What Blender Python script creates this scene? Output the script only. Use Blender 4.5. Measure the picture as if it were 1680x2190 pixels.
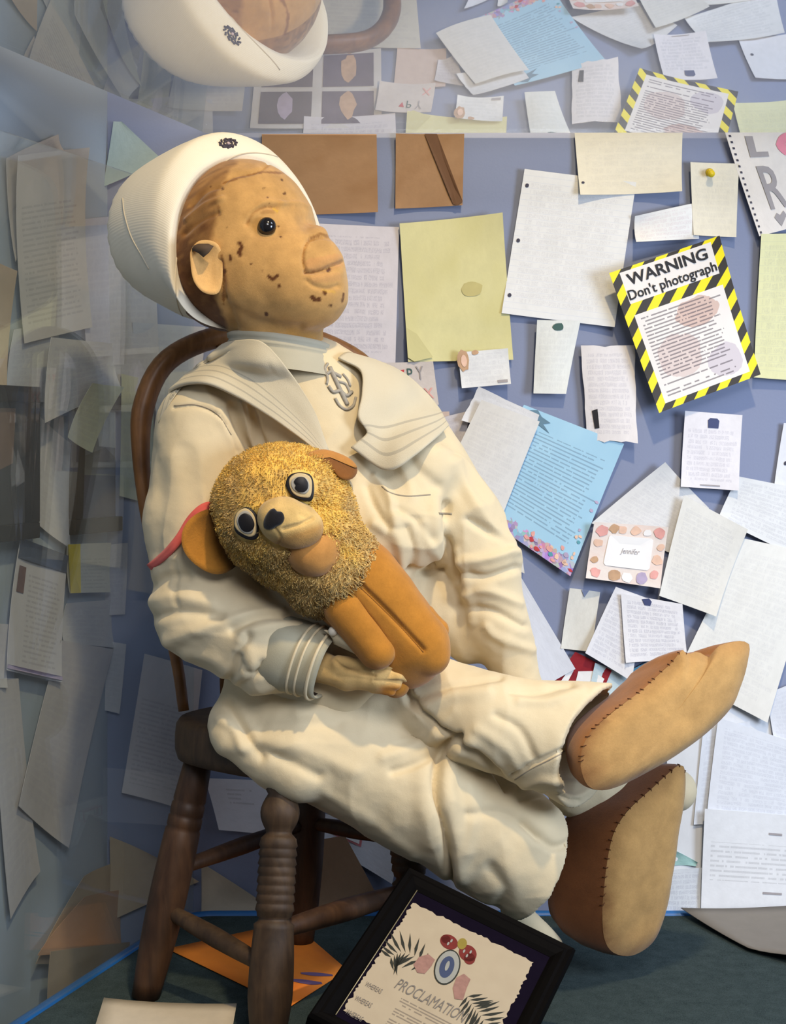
import bpy, bmesh, math, random
import numpy as np
from mathutils import Vector
from mathutils.bvhtree import BVHTree

for o in list(bpy.data.objects):
    bpy.data.objects.remove(o)
scene = bpy.context.scene
COL = scene.collection
random.seed(4)
rng = np.random.default_rng(4)

# ------------------------------------------------------------------ camera
F = 3400.0            # focal length in pixels of the 1680 x 2190 frame
H = 0.658             # camera height above the case floor
HX, HY = 840.0, 933.0  # principal point (horizon row)
Y0 = 1.87             # distance of the doll
D = 2.2               # distance of the back wall
S = Y0 / F
cam_d = bpy.data.cameras.new('camera')
cam = bpy.data.objects.new('camera', cam_d)
COL.objects.link(cam)
cam.location = (0, 0, H)
cam.rotation_euler = (math.pi / 2, 0, 0)
cam_d.sensor_width = 36
cam_d.lens = F / 2190 * 36
cam_d.shift_y = -162 / 2190
cam_d.clip_start = 0.05
scene.camera = cam

# ------------------------------------------------------------------ world, lights, exposure
w = bpy.data.worlds.new('world')
scene.world = w
w.use_nodes = True
w.node_tree.nodes['Background'].inputs[0].default_value = (0.80, 0.86, 1.0, 1)
w.node_tree.nodes['Background'].inputs[1].default_value = 0.13

def light(name, kind, loc, target, energy, color, size=0.1, **kw):
    d = bpy.data.lights.new(name, kind)
    d.energy = energy
    d.color = color
    if kind == 'AREA':
        d.size = size
    else:
        d.shadow_soft_size = size
    for k, v in kw.items():
        setattr(d, k, v)
    o = bpy.data.objects.new(name, d)
    COL.objects.link(o)
    o.location = loc
    o.rotation_euler = (Vector(target) - Vector(loc)).to_track_quat('-Z', 'Y').to_euler()
    return o

light('warm_gallery_spot', 'SPOT', (0.42, 0.62, 2.45), (0.10, 1.90, 0.60), 520, (1.0, 0.745, 0.42), 0.05,
      spot_size=math.radians(39), spot_blend=0.65)
light('cool_side_light', 'AREA', (1.25, 1.05, 0.75), (0.45, 2.2, 0.45), 17, (0.70, 0.82, 1.0), 0.5)
light('room_light', 'AREA', (0.5, -0.8, 2.1), (-0.25, 2.0, 0.6), 44, (0.95, 0.93, 0.95), 1.0)

scene.view_settings.view_transform = 'Standard'
scene.view_settings.look = 'None'
scene.view_settings.gamma = 1
scene.view_settings.use_curve_mapping = False
scene.view_settings.exposure = 0.0

# ------------------------------------------------------------------ pixel <-> place helpers
def L(u, v, w=0.0):
    """photo pixel at w pixels in front of the doll's plane -> local coords (right, down, nearer)"""
    k = 1 - w * S / Y0
    return np.array([(u - HX) * k, (v - HY) * k, w], float)

def to_world(q):
    q = np.asarray(q, float)
    return np.stack([q[..., 0] * S, Y0 - q[..., 2] * S, H - q[..., 1] * S], -1)

def W(u, v, w=0.0):
    return to_world(L(u, v, w))

def at(u, v, Y):
    return np.array([(u - HX) * Y / F, Y, H - (v - HY) * Y / F])

def ray(u, v):
    return np.array([(u - HX) / F, 1.0, -(v - HY) / F])

CAM = np.array([0, 0, H])

def on_plane(u, v, o, n):
    d = ray(u, v)
    t = np.dot(np.asarray(o) - CAM, n) / np.dot(d, n)
    return CAM + d * t

def proj(q):
    k = 1 - q[:, 2] * S / Y0
    return HX + q[:, 0] / k, HY + q[:, 1] / k

# ------------------------------------------------------------------ object helpers
ORI = {}

def tag(o, label=None, cat=None, group=None, kind=None):
    if label: o['label'] = label
    if cat: o['category'] = cat
    if group: o['group'] = group
    if kind: o['kind'] = kind
    return o

def thing(name, loc, label, cat, group=None):
    o = bpy.data.objects.new(name, None)
    COL.objects.link(o)
    o.location = loc
    o.empty_display_size = 0.02
    ORI[o.name] = np.array(loc, float)
    return tag(o, label, cat, group)

def obj(name, verts, faces, mat, parent=None, smooth=True, uv=None, col=None, loc=None):
    verts = np.asarray(verts, float)
    if parent is not None:
        base = ORI[parent.name]
    elif loc is not None:
        base = np.array(loc, float)
    else:
        base = np.array([*(verts.min(0) + verts.max(0))[:2] / 2, verts[:, 2].min()])
    me = bpy.data.meshes.new(name)
    if isinstance(faces, np.ndarray):
        faces = faces.tolist()
    me.from_pydata((verts - base).tolist(), [], faces)
    me.update()
    if smooth:
        me.polygons.foreach_set('use_smooth', [True] * len(me.polygons))
    if uv is not None:
        l = me.uv_layers.new(name='UVMap')
        idx = np.zeros(len(me.loops), int)
        me.loops.foreach_get('vertex_index', idx)
        l.data.foreach_set('uv', np.asarray(uv, float)[idx].ravel())
    if col is not None:
        a = me.color_attributes.new('Col', 'FLOAT_COLOR', 'POINT')
        c = np.ones((len(verts), 4)); c[:, :3] = col
        a.data.foreach_set('color', c.ravel())
    if mat is not None:
        me.materials.append(mat)
    o = bpy.data.objects.new(name, me)
    COL.objects.link(o)
    ORI[o.name] = base
    if parent is not None:
        o.parent = parent
    else:
        o.location = base
    return o

def catmull(pts, n, closed=False):
    P = np.asarray(pts, float)
    m = len(P)
    segs = m if closed else m - 1
    out = []
    ts = np.linspace(0, segs, n, endpoint=not closed)
    for t in ts:
        i = min(int(t), segs - 1); f = t - i
        def g(j):
            if closed: return P[j % m]
            if j < 0: return 2 * P[0] - P[1]
            if j >= m: return 2 * P[-1] - P[-2]
            return P[j]
        a, b, c, d = g(i - 1), g(i), g(i + 1), g(i + 2)
        out.append(0.5 * ((2 * b) + (-a + c) * f + (2 * a - 5 * b + 4 * c - d) * f * f + (-a + 3 * b - 3 * c + d) * f ** 3))
    return np.array(out)

def resample_closed(pts, n):
    P = catmull(pts, max(240, n * 4), True)
    Q = np.vstack([P, P[:1]])
    d = np.r_[0, np.cumsum(np.linalg.norm(np.diff(Q, axis=0), axis=1))]
    t = np.linspace(0, d[-1], n, endpoint=False)
    return np.stack([np.interp(t, d, Q[:, k]) for k in range(Q.shape[1])], 1)

def ring_faces(nr, n, closed=True, cap0=False, cap1=False):
    f = []
    for i in range(nr - 1):
        for j in range(n if closed else n - 1):
            k = (j + 1) % n
            f.append((i * n + j, i * n + k, (i + 1) * n + k, (i + 1) * n + j))
    if cap0: f.append(tuple(range(n))[::-1])
    if cap1: f.append(tuple(range((nr - 1) * n, nr * n)))
    return f

def frame_of(d):
    d = d / np.linalg.norm(d)
    a = np.array([0, 0, 1.0]) if abs(d[2]) < 0.9 else np.array([1.0, 0, 0])
    x = np.cross(a, d); x /= np.linalg.norm(x)
    return x, np.cross(d, x)

def tube(path, r, n=10, flat=1.0, up=None, caps=True):
    """swept tube along world points; r scalar or list; flat squashes along the second axis"""
    P = np.asarray(path, float); m = len(P)
    r = np.broadcast_to(np.asarray(r, float), (m,))
    T = np.gradient(P, axis=0)
    T /= np.linalg.norm(T, axis=1)[:, None] + 1e-12
    if up is None:
        x, y = frame_of(T[0])
    else:
        x = None
    V = []
    for i in range(m):
        if up is not None:
            y = np.asarray(up, float) - T[i] * np.dot(up, T[i]); y /= np.linalg.norm(y)
            x = np.cross(y, T[i])
        else:
            x = x - T[i] * np.dot(x, T[i]); x /= np.linalg.norm(x)
            y = np.cross(T[i], x)
        for k in range(n):
            a = 2 * math.pi * k / n
            V.append(P[i] + r[i] * (math.cos(a) * x + flat * math.sin(a) * y))
    return np.array(V), ring_faces(m, n, True, caps, caps)

def join(parts):
    V, Fc, o = [], [], 0
    for v, f in parts:
        V.append(np.asarray(v, float))
        Fc += [tuple(int(i) + o for i in q) for q in f]
        o += len(v)
    return np.vstack(V), Fc

def lathe(a, b, prof, n=28):
    a = np.asarray(a, float); b = np.asarray(b, float)
    d = b - a
    x, y = frame_of(d)
    V = []
    for t, r in prof:
        for k in range(n):
            an = 2 * math.pi * k / n
            V.append(a + d * t + r * (math.cos(an) * x + math.sin(an) * y))
    f = ring_faces(len(prof), n, True, True, True)
    return np.array(V), f

def box(o, ex, ey, ez, bev=0.0):
    """box from corner o with three edge vectors (optionally chamfered)"""
    o, ex, ey, ez = [np.asarray(q, float) for q in (o, ex, ey, ez)]
    bm = bmesh.new()
    vs = [bm.verts.new(o + ex * i + ey * j + ez * k) for k in (0, 1) for j in (0, 1) for i in (0, 1)]
    for q in ((0, 2, 3, 1), (4, 5, 7, 6), (0, 1, 5, 4), (2, 6, 7, 3), (0, 4, 6, 2), (1, 3, 7, 5)):
        bm.faces.new([vs[i] for i in q])
    bmesh.ops.recalc_face_normals(bm, faces=bm.faces)
    if bev:
        bmesh.ops.bevel(bm, geom=list(bm.edges), offset=bev, segments=2, affect='EDGES', profile=0.6)
    bm.verts.index_update()
    V = np.array([v.co[:] for v in bm.verts]); Fc = [tuple(v.index for v in f.verts) for f in bm.faces]
    bm.free()
    return V, Fc

def recalc(o):
    bm = bmesh.new(); bm.from_mesh(o.data)
    bmesh.ops.recalc_face_normals(bm, faces=bm.faces)
    bm.to_mesh(o.data); bm.free()
    return o

# ------------------------------------------------------------------ materials
class NT:
    def __init__(self, name):
        self.m = bpy.data.materials.new(name)
        self.m.use_nodes = True
        self.t = self.m.node_tree
        self.t.nodes.clear()
        self.out = self.t.nodes.new('ShaderNodeOutputMaterial')
    def n(self, kind, **kw):
        o = self.t.nodes.new('ShaderNode' + kind)
        for k, v in kw.items():
            setattr(o, k, v)
        return o
    def put(self, sock, v):
        if isinstance(v, bpy.types.NodeSocket): self.t.links.new(v, sock)
        elif v is not None:
            if isinstance(v, (tuple, list)) and len(v) == 3 and sock.type == 'RGBA': v = (*v, 1)
            sock.default_value = v
    def math(self, op, a, b=None, c=None, clamp=False):
        o = self.n('Math', operation=op, use_clamp=clamp)
        for i, v in enumerate((a, b, c)):
            if v is not None: self.put(o.inputs[i], v)
        return o.outputs[0]
    def mix(self, f, a, b, mode='MIX'):
        o = self.n('Mix', data_type='RGBA', blend_type=mode)
        self.put(o.inputs[0], f); self.put(o.inputs[6], a); self.put(o.inputs[7], b)
        return o.outputs[2]
    def noise(self, vec, scale, detail=3, rough=0.5, dist=0.0):
        o = self.n('TexNoise')
        if vec is not None: self.put(o.inputs['Vector'], vec)
        o.inputs['Scale'].default_value = scale; o.inputs['Detail'].default_value = detail
        o.inputs['Roughness'].default_value = rough; o.inputs['Distortion'].default_value = dist
        return o.outputs['Fac']
    def ramp(self, f, stops):
        o = self.n('ValToRGB')
        self.put(o.inputs[0], f)
        e = o.color_ramp.elements
        while len(e) < len(stops): e.new(0.5)
        for x, (p, c) in zip(e, stops):
            x.position = p; x.color = (*c, 1) if len(c) == 3 else c
        return o.outputs[0]
    def obj(self):
        return self.n('TexCoord').outputs['Object']
    def uv(self):
        return self.n('TexCoord').outputs['UV']
    def col(self):
        o = self.n('VertexColor'); o.layer_name = 'Col'
        return o.outputs[0]
    def bump(self, h, strength=0.3, dist=0.001):
        o = self.n('Bump')
        o.inputs['Strength'].default_value = strength; o.inputs['Distance'].default_value = dist
        self.put(o.inputs['Height'], h)
        return o.outputs[0]
    def principled(self, color, rough=0.8, normal=None, spec=0.3, sheen=0.0, metal=0.0, coat=0.0, sss=0.0):
        p = self.n('BsdfPrincipled')
        self.put(p.inputs['Base Color'], color)
        self.put(p.inputs['Roughness'], rough)
        p.inputs['Specular IOR Level'].default_value = spec
        p.inputs['Sheen Weight'].default_value = sheen
        p.inputs['Metallic'].default_value = metal
        p.inputs['Coat Weight'].default_value = coat
        if normal is not None: self.put(p.inputs['Normal'], normal)
        self.put(self.out.inputs[0], p.outputs[0])
        return self.m

def m_plain(name, c, rough=0.7, var=0.12, scale=60, spec=0.3, metal=0.0, coat=0.0):
    t = NT(name)
    f = t.noise(t.obj(), scale, 4)
    c = np.array(c)
    col = t.mix(f, tuple(c * (1 - var)), tuple(np.minimum(c * (1 + var), 1)))
    return t.principled(col, rough, None, spec, 0, metal, coat)

def m_cloth(name, c, c2, weave=1400, sheen=0.15, stain=(0.50, 0.42, 0.28), usecol=False, twill=False):
    t = NT(name)
    co = t.obj()
    big = t.noise(co, 14, 5, 0.6)
    col = t.mix(t.math('MULTIPLY', big, 1.0), c, c2)
    st = t.ramp(t.noise(co, 34, 5, 0.65), [(0.60, (0, 0, 0)), (0.78, (1, 1, 1))])
    col = t.mix(t.math('MULTIPLY', st, 0.28), col, stain)
    if usecol:
        col = t.mix(1.0, col, t.col(), 'MULTIPLY')
    if twill:
        wv = t.n('TexWave'); wv.bands_direction = 'DIAGONAL'
        t.put(wv.inputs['Vector'], co); wv.inputs['Scale'].default_value = 190; wv.inputs['Distortion'].default_value = 0.5
        h = wv.outputs['Fac']
        nb = t.bump(h, 0.16, 0.0006)
    else:
        h = t.noise(co, weave, 2, 0.7)
        h = t.math('ADD', h, t.math('MULTIPLY', t.noise(co, 160, 3), 1.3))
        nb = t.bump(h, 0.30, 0.0007)
    return t.principled(col, 0.92, nb, 0.12, sheen)

def m_felt(name, usecol=True, c=(0.5, 0.3, 0.1), fuzz=0.35):
    t = NT(name)
    co = t.obj()
    a = t.noise(co, 420, 4, 0.7)
    b = t.noise(co, 45, 5, 0.6)
    base = t.col() if usecol else c
    k = t.math('ADD', t.math('MULTIPLY', a, 0.28), t.math('MULTIPLY', b, 0.60))
    k = t.math('ADD', k, 0.56)
    cc = t.n('CombineColor'); 
    for i in range(3): t.put(cc.inputs[i], k)
    col = t.mix(1.0, base, cc.outputs[0], 'MULTIPLY')
    nb = t.bump(t.math('ADD', a, t.math('MULTIPLY', t.noise(co, 1500, 2), 0.7)), fuzz, 0.0008)
    return t.principled(col, 0.95, nb, 0.1, 0.25)

def m_wood(name, c1, c2, stretch=(90, 90, 9), rough=0.5, spec=0.35):
    t = NT(name)
    mp = t.n('Mapping'); t.put(mp.inputs[0], t.obj()); mp.inputs['Scale'].default_value = stretch
    f = t.noise(mp.outputs[0], 1.0, 6, 0.62, 0.6)
    g = t.noise(t.obj(), 22, 4)
    col = t.ramp(f, [(0.28, c1), (0.72, c2)])
    col = t.mix(t.math('MULTIPLY', t.ramp(g, [(0.45, (0, 0, 0)), (0.7, (1, 1, 1))]), 0.55), col, tuple(np.array(c1) * 0.5))
    return t.principled(col, rough, t.bump(f, 0.25, 0.001), spec)

def m_glass(name, ior=1.5, tint=(0.93, 0.97, 0.98), haze=0.0, hazecol=(0.5, 0.58, 0.62)):
    t = NT(name)
    tr = t.n('BsdfTransparent'); tr.inputs[0].default_value = (*tint, 1)
    gl = t.n('BsdfGlossy'); gl.inputs['Roughness'].default_value = 0.012; gl.inputs[0].default_value = (0.95, 0.97, 1, 1)
    geo = t.n('NewGeometry')
    vm = t.n('VectorMath', operation='DOT_PRODUCT'); t.put(vm.inputs[0], geo.outputs['Normal']); t.put(vm.inputs[1], geo.outputs['Incoming'])
    f0 = ((ior - 1) / (ior + 1)) ** 2
    sch = t.math('ADD', f0, t.math('MULTIPLY', 1 - f0, t.math('POWER', t.math('SUBTRACT', 1.0, t.math('ABSOLUTE', vm.outputs['Value'])), 5.0)))
    mx = t.n('MixShader'); t.put(mx.inputs[0], sch); t.put(mx.inputs[1], tr.outputs[0]); t.put(mx.inputs[2], gl.outputs[0])
    last = mx.outputs[0]
    if haze:
        df = t.n('BsdfDiffuse'); df.inputs[0].default_value = (*hazecol, 1)
        m2 = t.n('MixShader'); t.put(m2.inputs[1], last); t.put(m2.inputs[2], df.outputs[0])
        haze_mix = t.math('MULTIPLY', t.noise(t.obj(), 6, 4), haze * 2)  # patchy diffuse veil mixed in to give the pane a hazy look
        t.put(m2.inputs[0], haze_mix)
        last = m2.outputs[0]
    t.put(t.out.inputs[0], last)
    return t.m

MC = {}
def m_paper(base, ink=None, style='none', n=22, top=0.08, bottom=0.92, left=0.08, right=0.92, strength=0.6, seed=0, word=26.0, ruled=None, tint2=None):
    """paper with lines of writing laid out in the sheet's own UV (v runs downwards)"""
    key = (base, ink, style, n, top, bottom, left, right, strength, seed, word, ruled, tint2)
    if key in MC: return MC[key]
    t = NT('paper_sheet')
    uv = t.uv()
    sp = t.n('SeparateXYZ'); t.put(sp.inputs[0], uv)
    u, v = sp.outputs[0], sp.outputs[1]
    fibre = t.noise(uv, 7 + seed % 3, 5, 0.6)
    b = np.array(base)
    col = t.mix(fibre, tuple(b * 0.86), tuple(np.minimum(b * 1.06, 1)))
    if tint2:
        k = t.ramp(t.noise(uv, 2.3, 3), [(0.45, (0, 0, 0)), (0.7, (1, 1, 1))])
        col = t.mix(k, col, tint2)
    if ruled:
        lf = t.math('FRACT', t.math('MULTIPLY', v, float(n)))
        rl = t.math('MULTIPLY', t.math('GREATER_THAN', lf, 0.93), 0.35)
        col = t.mix(rl, col, ruled)
    if style != 'none':
        vv = t.math('ADD', t.math('MULTIPLY', v, float(n)), 0.0)
        if style == 'hand':
            wob = t.math('MULTIPLY', t.math('SUBTRACT', t.noise(uv, 9, 2), 0.5), 0.5)
            vv = t.math('ADD', vv, wob)
        row = t.math('FLOOR', vv)
        fr = t.math('FRACT', vv)
        cb = t.n('CombineXYZ')
        t.put(cb.inputs[0], t.math('MULTIPLY', u, word)); t.put(cb.inputs[1], t.math('MULTIPLY', row, 3.7)); cb.inputs[2].default_value = seed * 5.3
        gap = t.noise(cb.outputs[0], 1.0, 1)
        cb2 = t.n('CombineXYZ')
        t.put(cb2.inputs[0], t.math('MULTIPLY', u, word * 6)); t.put(cb2.inputs[1], t.math('MULTIPLY', vv, 2.6)); cb2.inputs[2].default_value = seed * 2.1
        stroke = t.noise(cb2.outputs[0], 1.0, 2, 0.6)
        if style == 'type':
            band = t.math('MULTIPLY', t.math('GREATER_THAN', fr, 0.30), t.math('LESS_THAN', fr, 0.72))
            ink_m = t.math('MULTIPLY', band, t.math('GREATER_THAN', gap, 0.40))
            ink_m = t.math('MULTIPLY', ink_m, t.math('ADD', 0.35, stroke))
        else:
            band = t.math('MULTIPLY', t.math('GREATER_THAN', fr, 0.15), t.math('LESS_THAN', fr, 0.85))
            ln = t.math('LESS_THAN', t.math('ABSOLUTE', t.math('SUBTRACT', stroke, 0.5)), 0.055)
            ink_m = t.math('MULTIPLY', t.math('MULTIPLY', band, ln), t.math('GREATER_THAN', gap, 0.40))
        strength *= 0.5
        # ragged right margin, one length per row
        cr = t.n('CombineXYZ'); t.put(cr.inputs[0], t.math('MULTIPLY', row, 2.31)); cr.inputs[1].default_value = seed * 1.7
        rag = t.math('SUBTRACT', right + 0.10, t.math('MULTIPLY', t.noise(cr.outputs[0], 1.0, 0), 0.30))
        mk = t.math('MULTIPLY', t.math('GREATER_THAN', u, left), t.math('LESS_THAN', u, rag))
        mk = t.math('MULTIPLY', mk, t.math('MULTIPLY', t.math('GREATER_THAN', v, top), t.math('LESS_THAN', v, bottom)))
        ink_m = t.math('MULTIPLY', t.math('MULTIPLY', ink_m, mk), strength, clamp=True)
        col = t.mix(ink_m, col, ink)
    m = t.principled(col, 0.75, t.bump(fibre, 0.25, 0.0015), 0.25)
    MC[key] = m
    return m

# ================================================================== THE SETTING
m_wall = (lambda t: t.principled(t.mix(t.noise(t.obj(), 3.0, 4), (0.20, 0.235, 0.36), (0.25, 0.29, 0.42)), 0.85,
          t.bump(t.noise(t.obj(), 300, 3), 0.15, 0.001), 0.2))(NT('blue_wall_paint'))
m_wall2 = (lambda t: t.principled(t.mix(t.noise(t.obj(), 3.0, 4), (0.28, 0.33, 0.39), (0.36, 0.41, 0.47)), 0.85,
          t.bump(t.noise(t.obj(), 300, 3), 0.15, 0.001), 0.2))(NT('grey_blue_wall_paint'))

def carpet():
    t = NT('dark_green_carpet')
    a = t.noise(t.obj(), 900, 3, 0.7); b = t.noise(t.obj(), 60, 4)
    col = t.ramp(t.math('ADD', t.math('MULTIPLY', a, 0.75), t.math('MULTIPLY', b, 0.25)),
                 [(0.3, (0.020, 0.034, 0.038)), (0.7, (0.085, 0.118, 0.120))])
    return t.principled(col, 1.0, t.bump(a, 0.8, 0.003), 0.05)
m_carpet = carpet()

o = tag(obj('wall_back', *box((-1.0, D, -0.5), (2.6, 0, 0), (0, 0.05, 0), (0, 0, 2.6)), m_wall, smooth=False), 'lavender blue back wall pinned full of letters', 'wall', kind='structure')
# side wall beyond the glass, running obliquely towards the viewer
LWd = np.array([-0.3048, -0.9524, 0.0])          # towards the viewer
LWn = np.array([0.9524, -0.3048, 0.0])           # facing the case
LW0 = np.array([-0.395, D, 0.0])
o = tag(obj('wall_left', *box(LW0 + np.array([0, 0, -0.5]) - LWd * 0.05, LWd * 1.3, -LWn * 0.05, (0, 0, 2.6)), m_wall2, smooth=False), 'grey blue side wall behind the glass pane', 'wall', kind='structure')

# carpeted case floor with a rounded back corner and a blue rim
e0 = at(405, 1962, 2.17); e1 = at(60, 2190, 1.78)
ed = (e1 - e0); ed[2] = 0; ed /= np.linalg.norm(ed)
c0 = np.array([e0[0], 2.185, 0])
crn = np.array([c0 + np.array([0.06, 0.0, 0]), c0 + np.array([0.022, -0.002, 0]), c0 + np.array([-0.002, -0.018, 0]), c0 + ed * 0.07 + np.array([-.004, -0.0, 0])])
crn = catmull(crn, 14)
poly = [np.array([1.25, 2.185, 0])] + list(crn) + [c0 + ed * 1.3, np.array([1.25, 2.185 + ed[1] * 1.3, 0])]
poly = np.array(poly); poly[:, 2] = 0
nP = len(poly)
V = np.vstack([poly, poly - np.array([0, 0, 0.035])])
Fc = [tuple(range(nP))[::-1], tuple(range(nP, 2 * nP))] + [(i, (i + 1) % nP, nP + (i + 1) % nP, nP + i) for i in range(nP)]
o = recalc(obj('floor', V, Fc, m_carpet, smooth=False)); tag(o, 'dark green carpeted floor of the display case', 'floor', kind='structure')
m_blue = m_plain('blue_rim', (0.015, 0.12, 0.36), 0.4, 0.15, 30, 0.4)
path = [np.array([1.2, 2.187, -0.002])] + [p + np.array([-0.003, 0.002, -0.002]) for p in crn] + [c0 + ed * 1.25 + np.array([-0.003, 0, -0.002])]
P2 = []
for a, b in zip(path[:-1], path[1:]):
    for k in range(4): P2.append(a + (b - a) * k / 4)
P2.append(path[-1])
tag(obj('trim_1', *tube(P2, 0.0075, 8, 1.0, up=(0, 0, 1)), m_blue), 'bright blue rim along the edge of the carpeted floor', 'trim', kind='structure')
tag(obj('floor_lower', *box((-1.3, 0.3, -0.20), (2.6, 0, 0), (0, 1.9, 0), (0, 0, 0.02)), m_plain('grey_lower_floor', (0.16, 0.17, 0.18), 0.8), smooth=False), 'grey floor below the raised case floor', 'floor', kind='structure')

# glass: the sloping top pane (rises towards the viewer) and the side pane
AL = math.radians(18.5)
LIDn = np.array([0, math.sin(AL), math.cos(AL)])
LID0 = at(440, 285, 1.976)
lid_px = [(1760, 283), (440, 285), (-90, 60)]
m_lid = m_glass('glass_top', 1.45, (0.97, 0.98, 0.98))
def mirror_film():
    t = NT('half_mirror_underside')
    tr = t.n('BsdfTransparent'); tr.inputs[0].default_value = (.95, .97, .98, 1)
    gl = t.n('BsdfGlossy'); gl.inputs['Roughness'].default_value = .015; gl.inputs[0].default_value = (.93, .95, .97, 1)
    df = t.n('BsdfDiffuse'); df.inputs[0].default_value = (.45, .46, .48, 1)  # grey diffuse that paints a haze over the reflection
    mx = t.n('MixShader'); mx.inputs[0].default_value = .66; t.put(mx.inputs[1], tr.outputs[0]); t.put(mx.inputs[2], gl.outputs[0])
    m2 = t.n('MixShader'); mx2 = m2; m2.inputs[0].default_value = .09; t.put(m2.inputs[1], mx.outputs[0]); t.put(m2.inputs[2], df.outputs[0])
    t.put(t.out.inputs[0], m2.outputs[0])
    return t.m
P = [on_plane(u, v, LID0, LIDn) for u, v in lid_px]
P += [np.array([x, y, LID0[2] + (LID0[1] - y) * math.tan(AL)]) for x, y in ((-0.70, 1.10), (-0.70, 0.55), (1.6, 0.55), (1.6, 1.976))]
V = np.vstack([P, np.array(P) + LIDn * 0.006]); n = len(P)
Fc = [tuple(range(n)), tuple(range(n, 2 * n))[::-1]] + [(i, (i + 1) % n, n + (i + 1) % n, n + i) for i in range(n)]
o = recalc(obj('glass_top_pane', V, Fc, m_lid, smooth=False)); o.data.materials.append(mirror_film())
for pl in o.data.polygons:
    if pl.normal.z < -.5: pl.material_index = 1
tag(o, 'sloping clear glass pane over the sailor doll, mirroring its hat', 'glass')
# added edge-on glass strips that dim spot light slipping past the top pane
for nm, la, (a_, b_), k_ in (('back_dimming_glass', 'added glass strip dimming spot light on the back wall', ((1760, 283), (440, 285)), (1.105, 1.105)), ('corner_dimming_glass', 'added glass strip dimming spot light on the side wall', ((440, 285), (-90, 60)), (1.105, 1.03))):
    q0, q1 = on_plane(*a_, LID0, LIDn), on_plane(*b_, LID0, LIDn)
    upv = np.array([0, 0, 0.012])
    r0, r1 = CAM + (q0 - CAM) * k_[0] + upv, CAM + (q1 - CAM) * k_[1] + upv
    Vs = [q0, q1, r1, r0]; Vs += [q + np.array([0, 0, .005]) for q in Vs]
    o = recalc(obj(nm, Vs, [(0, 1, 2, 3), (7, 6, 5, 4), (0, 4, 5, 1), (1, 5, 6, 2), (2, 6, 7, 3), (3, 7, 4, 0)], m_lid, smooth=False)); o.data.materials.append(bpy.data.materials['half_mirror_underside'])
    for pl in o.data.polygons:
        if pl.normal.z < -.3: pl.material_index = 1
    tag(o, la, 'glass')
m_pane = m_glass('glass_side', 1.5, (0.93, 0.955, 0.95), 0.03, (0.50, 0.54, 0.55))
pa = c0 + ed * 0.0 + np.array([0.0, 0.0, 0.006]); 
o = recalc(obj('glass_side_pane', *box(pa, ed * 0.60, np.array([0.004, 0, 0]), (0, 0, 0.985)), m_pane, smooth=False)); tag(o, 'upright clear glass side pane left of the wooden chair', 'glass')

# ================================================================== PAPERS ON THE WALLS
WALL = (np.array([0, D, 0]), np.array([0, -1.0, 0]))
LEFT = (LW0, LWn)
SURF = {}
WHITE = (0.74, 0.76, 0.78); CREAM = (0.74, 0.71, 0.60); YEL = (0.66, 0.63, 0.34); KRAFT = (0.36, 0.215, 0.115)
LIL = (0.64, 0.62, 0.68); GREY = (0.56, 0.56, 0.57)
INK = (0.16, 0.16, 0.28); BLK = (0.08, 0.08, 0.10); GRN = (0.12, 0.2, 0.2)
layer = [0]

def paper(name, label, cor, mat, plane=WALL, off=None, curl=(0.004, 0.003, 0.006, 0.004), bow=0.0, cat='letter', group=None, N=9, jag=0.0):
    o0, n = plane
    if off is None:
        layer[0] += 1
        off = 0.0015 + 0.00085 * layer[0]
    C = [on_plane(u, v, np.asarray(o0), n) for u, v in cor]
    sd = len(SURF) * 1.7
    def surf(a, b, extra=0.0):
        p = (C[0] * (1 - a) + C[1] * a) * (1 - b) + (C[3] * (1 - a) + C[2] * a) * b
        l = off + curl[0] * ((1 - a) * (1 - b)) ** 3 + curl[1] * (a * (1 - b)) ** 3 + curl[2] * (a * b) ** 3 + curl[3] * ((1 - a) * b) ** 3
        l += bow * 4 * a * (1 - a) + 0.0009 * (1 + math.sin(a * 5 + sd) * math.sin(b * 4 + sd * 1.3))
        return p + n * (l + extra)
    V, UV = [], []
    for j in range(N + 1):
        for i in range(N + 1):
            a, b = i / N, j / N
            aa, bb = a, b
            if jag and (i in (0, N) or j in (0, N)):
                aa += random.uniform(-jag, jag); bb += random.uniform(-jag, jag)
            V.append(surf(aa, bb)); UV.append((a, b))
    n1 = N + 1
    Fc = [(j * n1 + i, (j + 1) * n1 + i, (j + 1) * n1 + i + 1, j * n1 + i + 1) for j in range(N) for i in range(N)]
    V = np.array(V); nb = len(V)
    back = V - n * 0.0006
    rim = [i for i in range(n1)] + [j * n1 + N for j in range(1, n1)] + [N * n1 + i for i in range(N - 1, -1, -1)] + [j * n1 for j in range(N - 1, 0, -1)]
    m_ = len(rim); r0 = 2 * nb
    Fa = Fc + [tuple(k + nb for k in q[::-1]) for q in Fc] + [(r0 + k, r0 + (k + 1) % m_, r0 + m_ + (k + 1) % m_, r0 + m_ + k) for k in range(m_)]
    ru = [UV[k] for k in rim]
    o = obj(name, np.vstack([V, back, V[rim], back[rim]]), Fa, mat, uv=UV + UV + ru + ru, loc=V.mean(0))
    tag(o, label, cat, group)
    SURF[o.name] = surf
    return o

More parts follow.
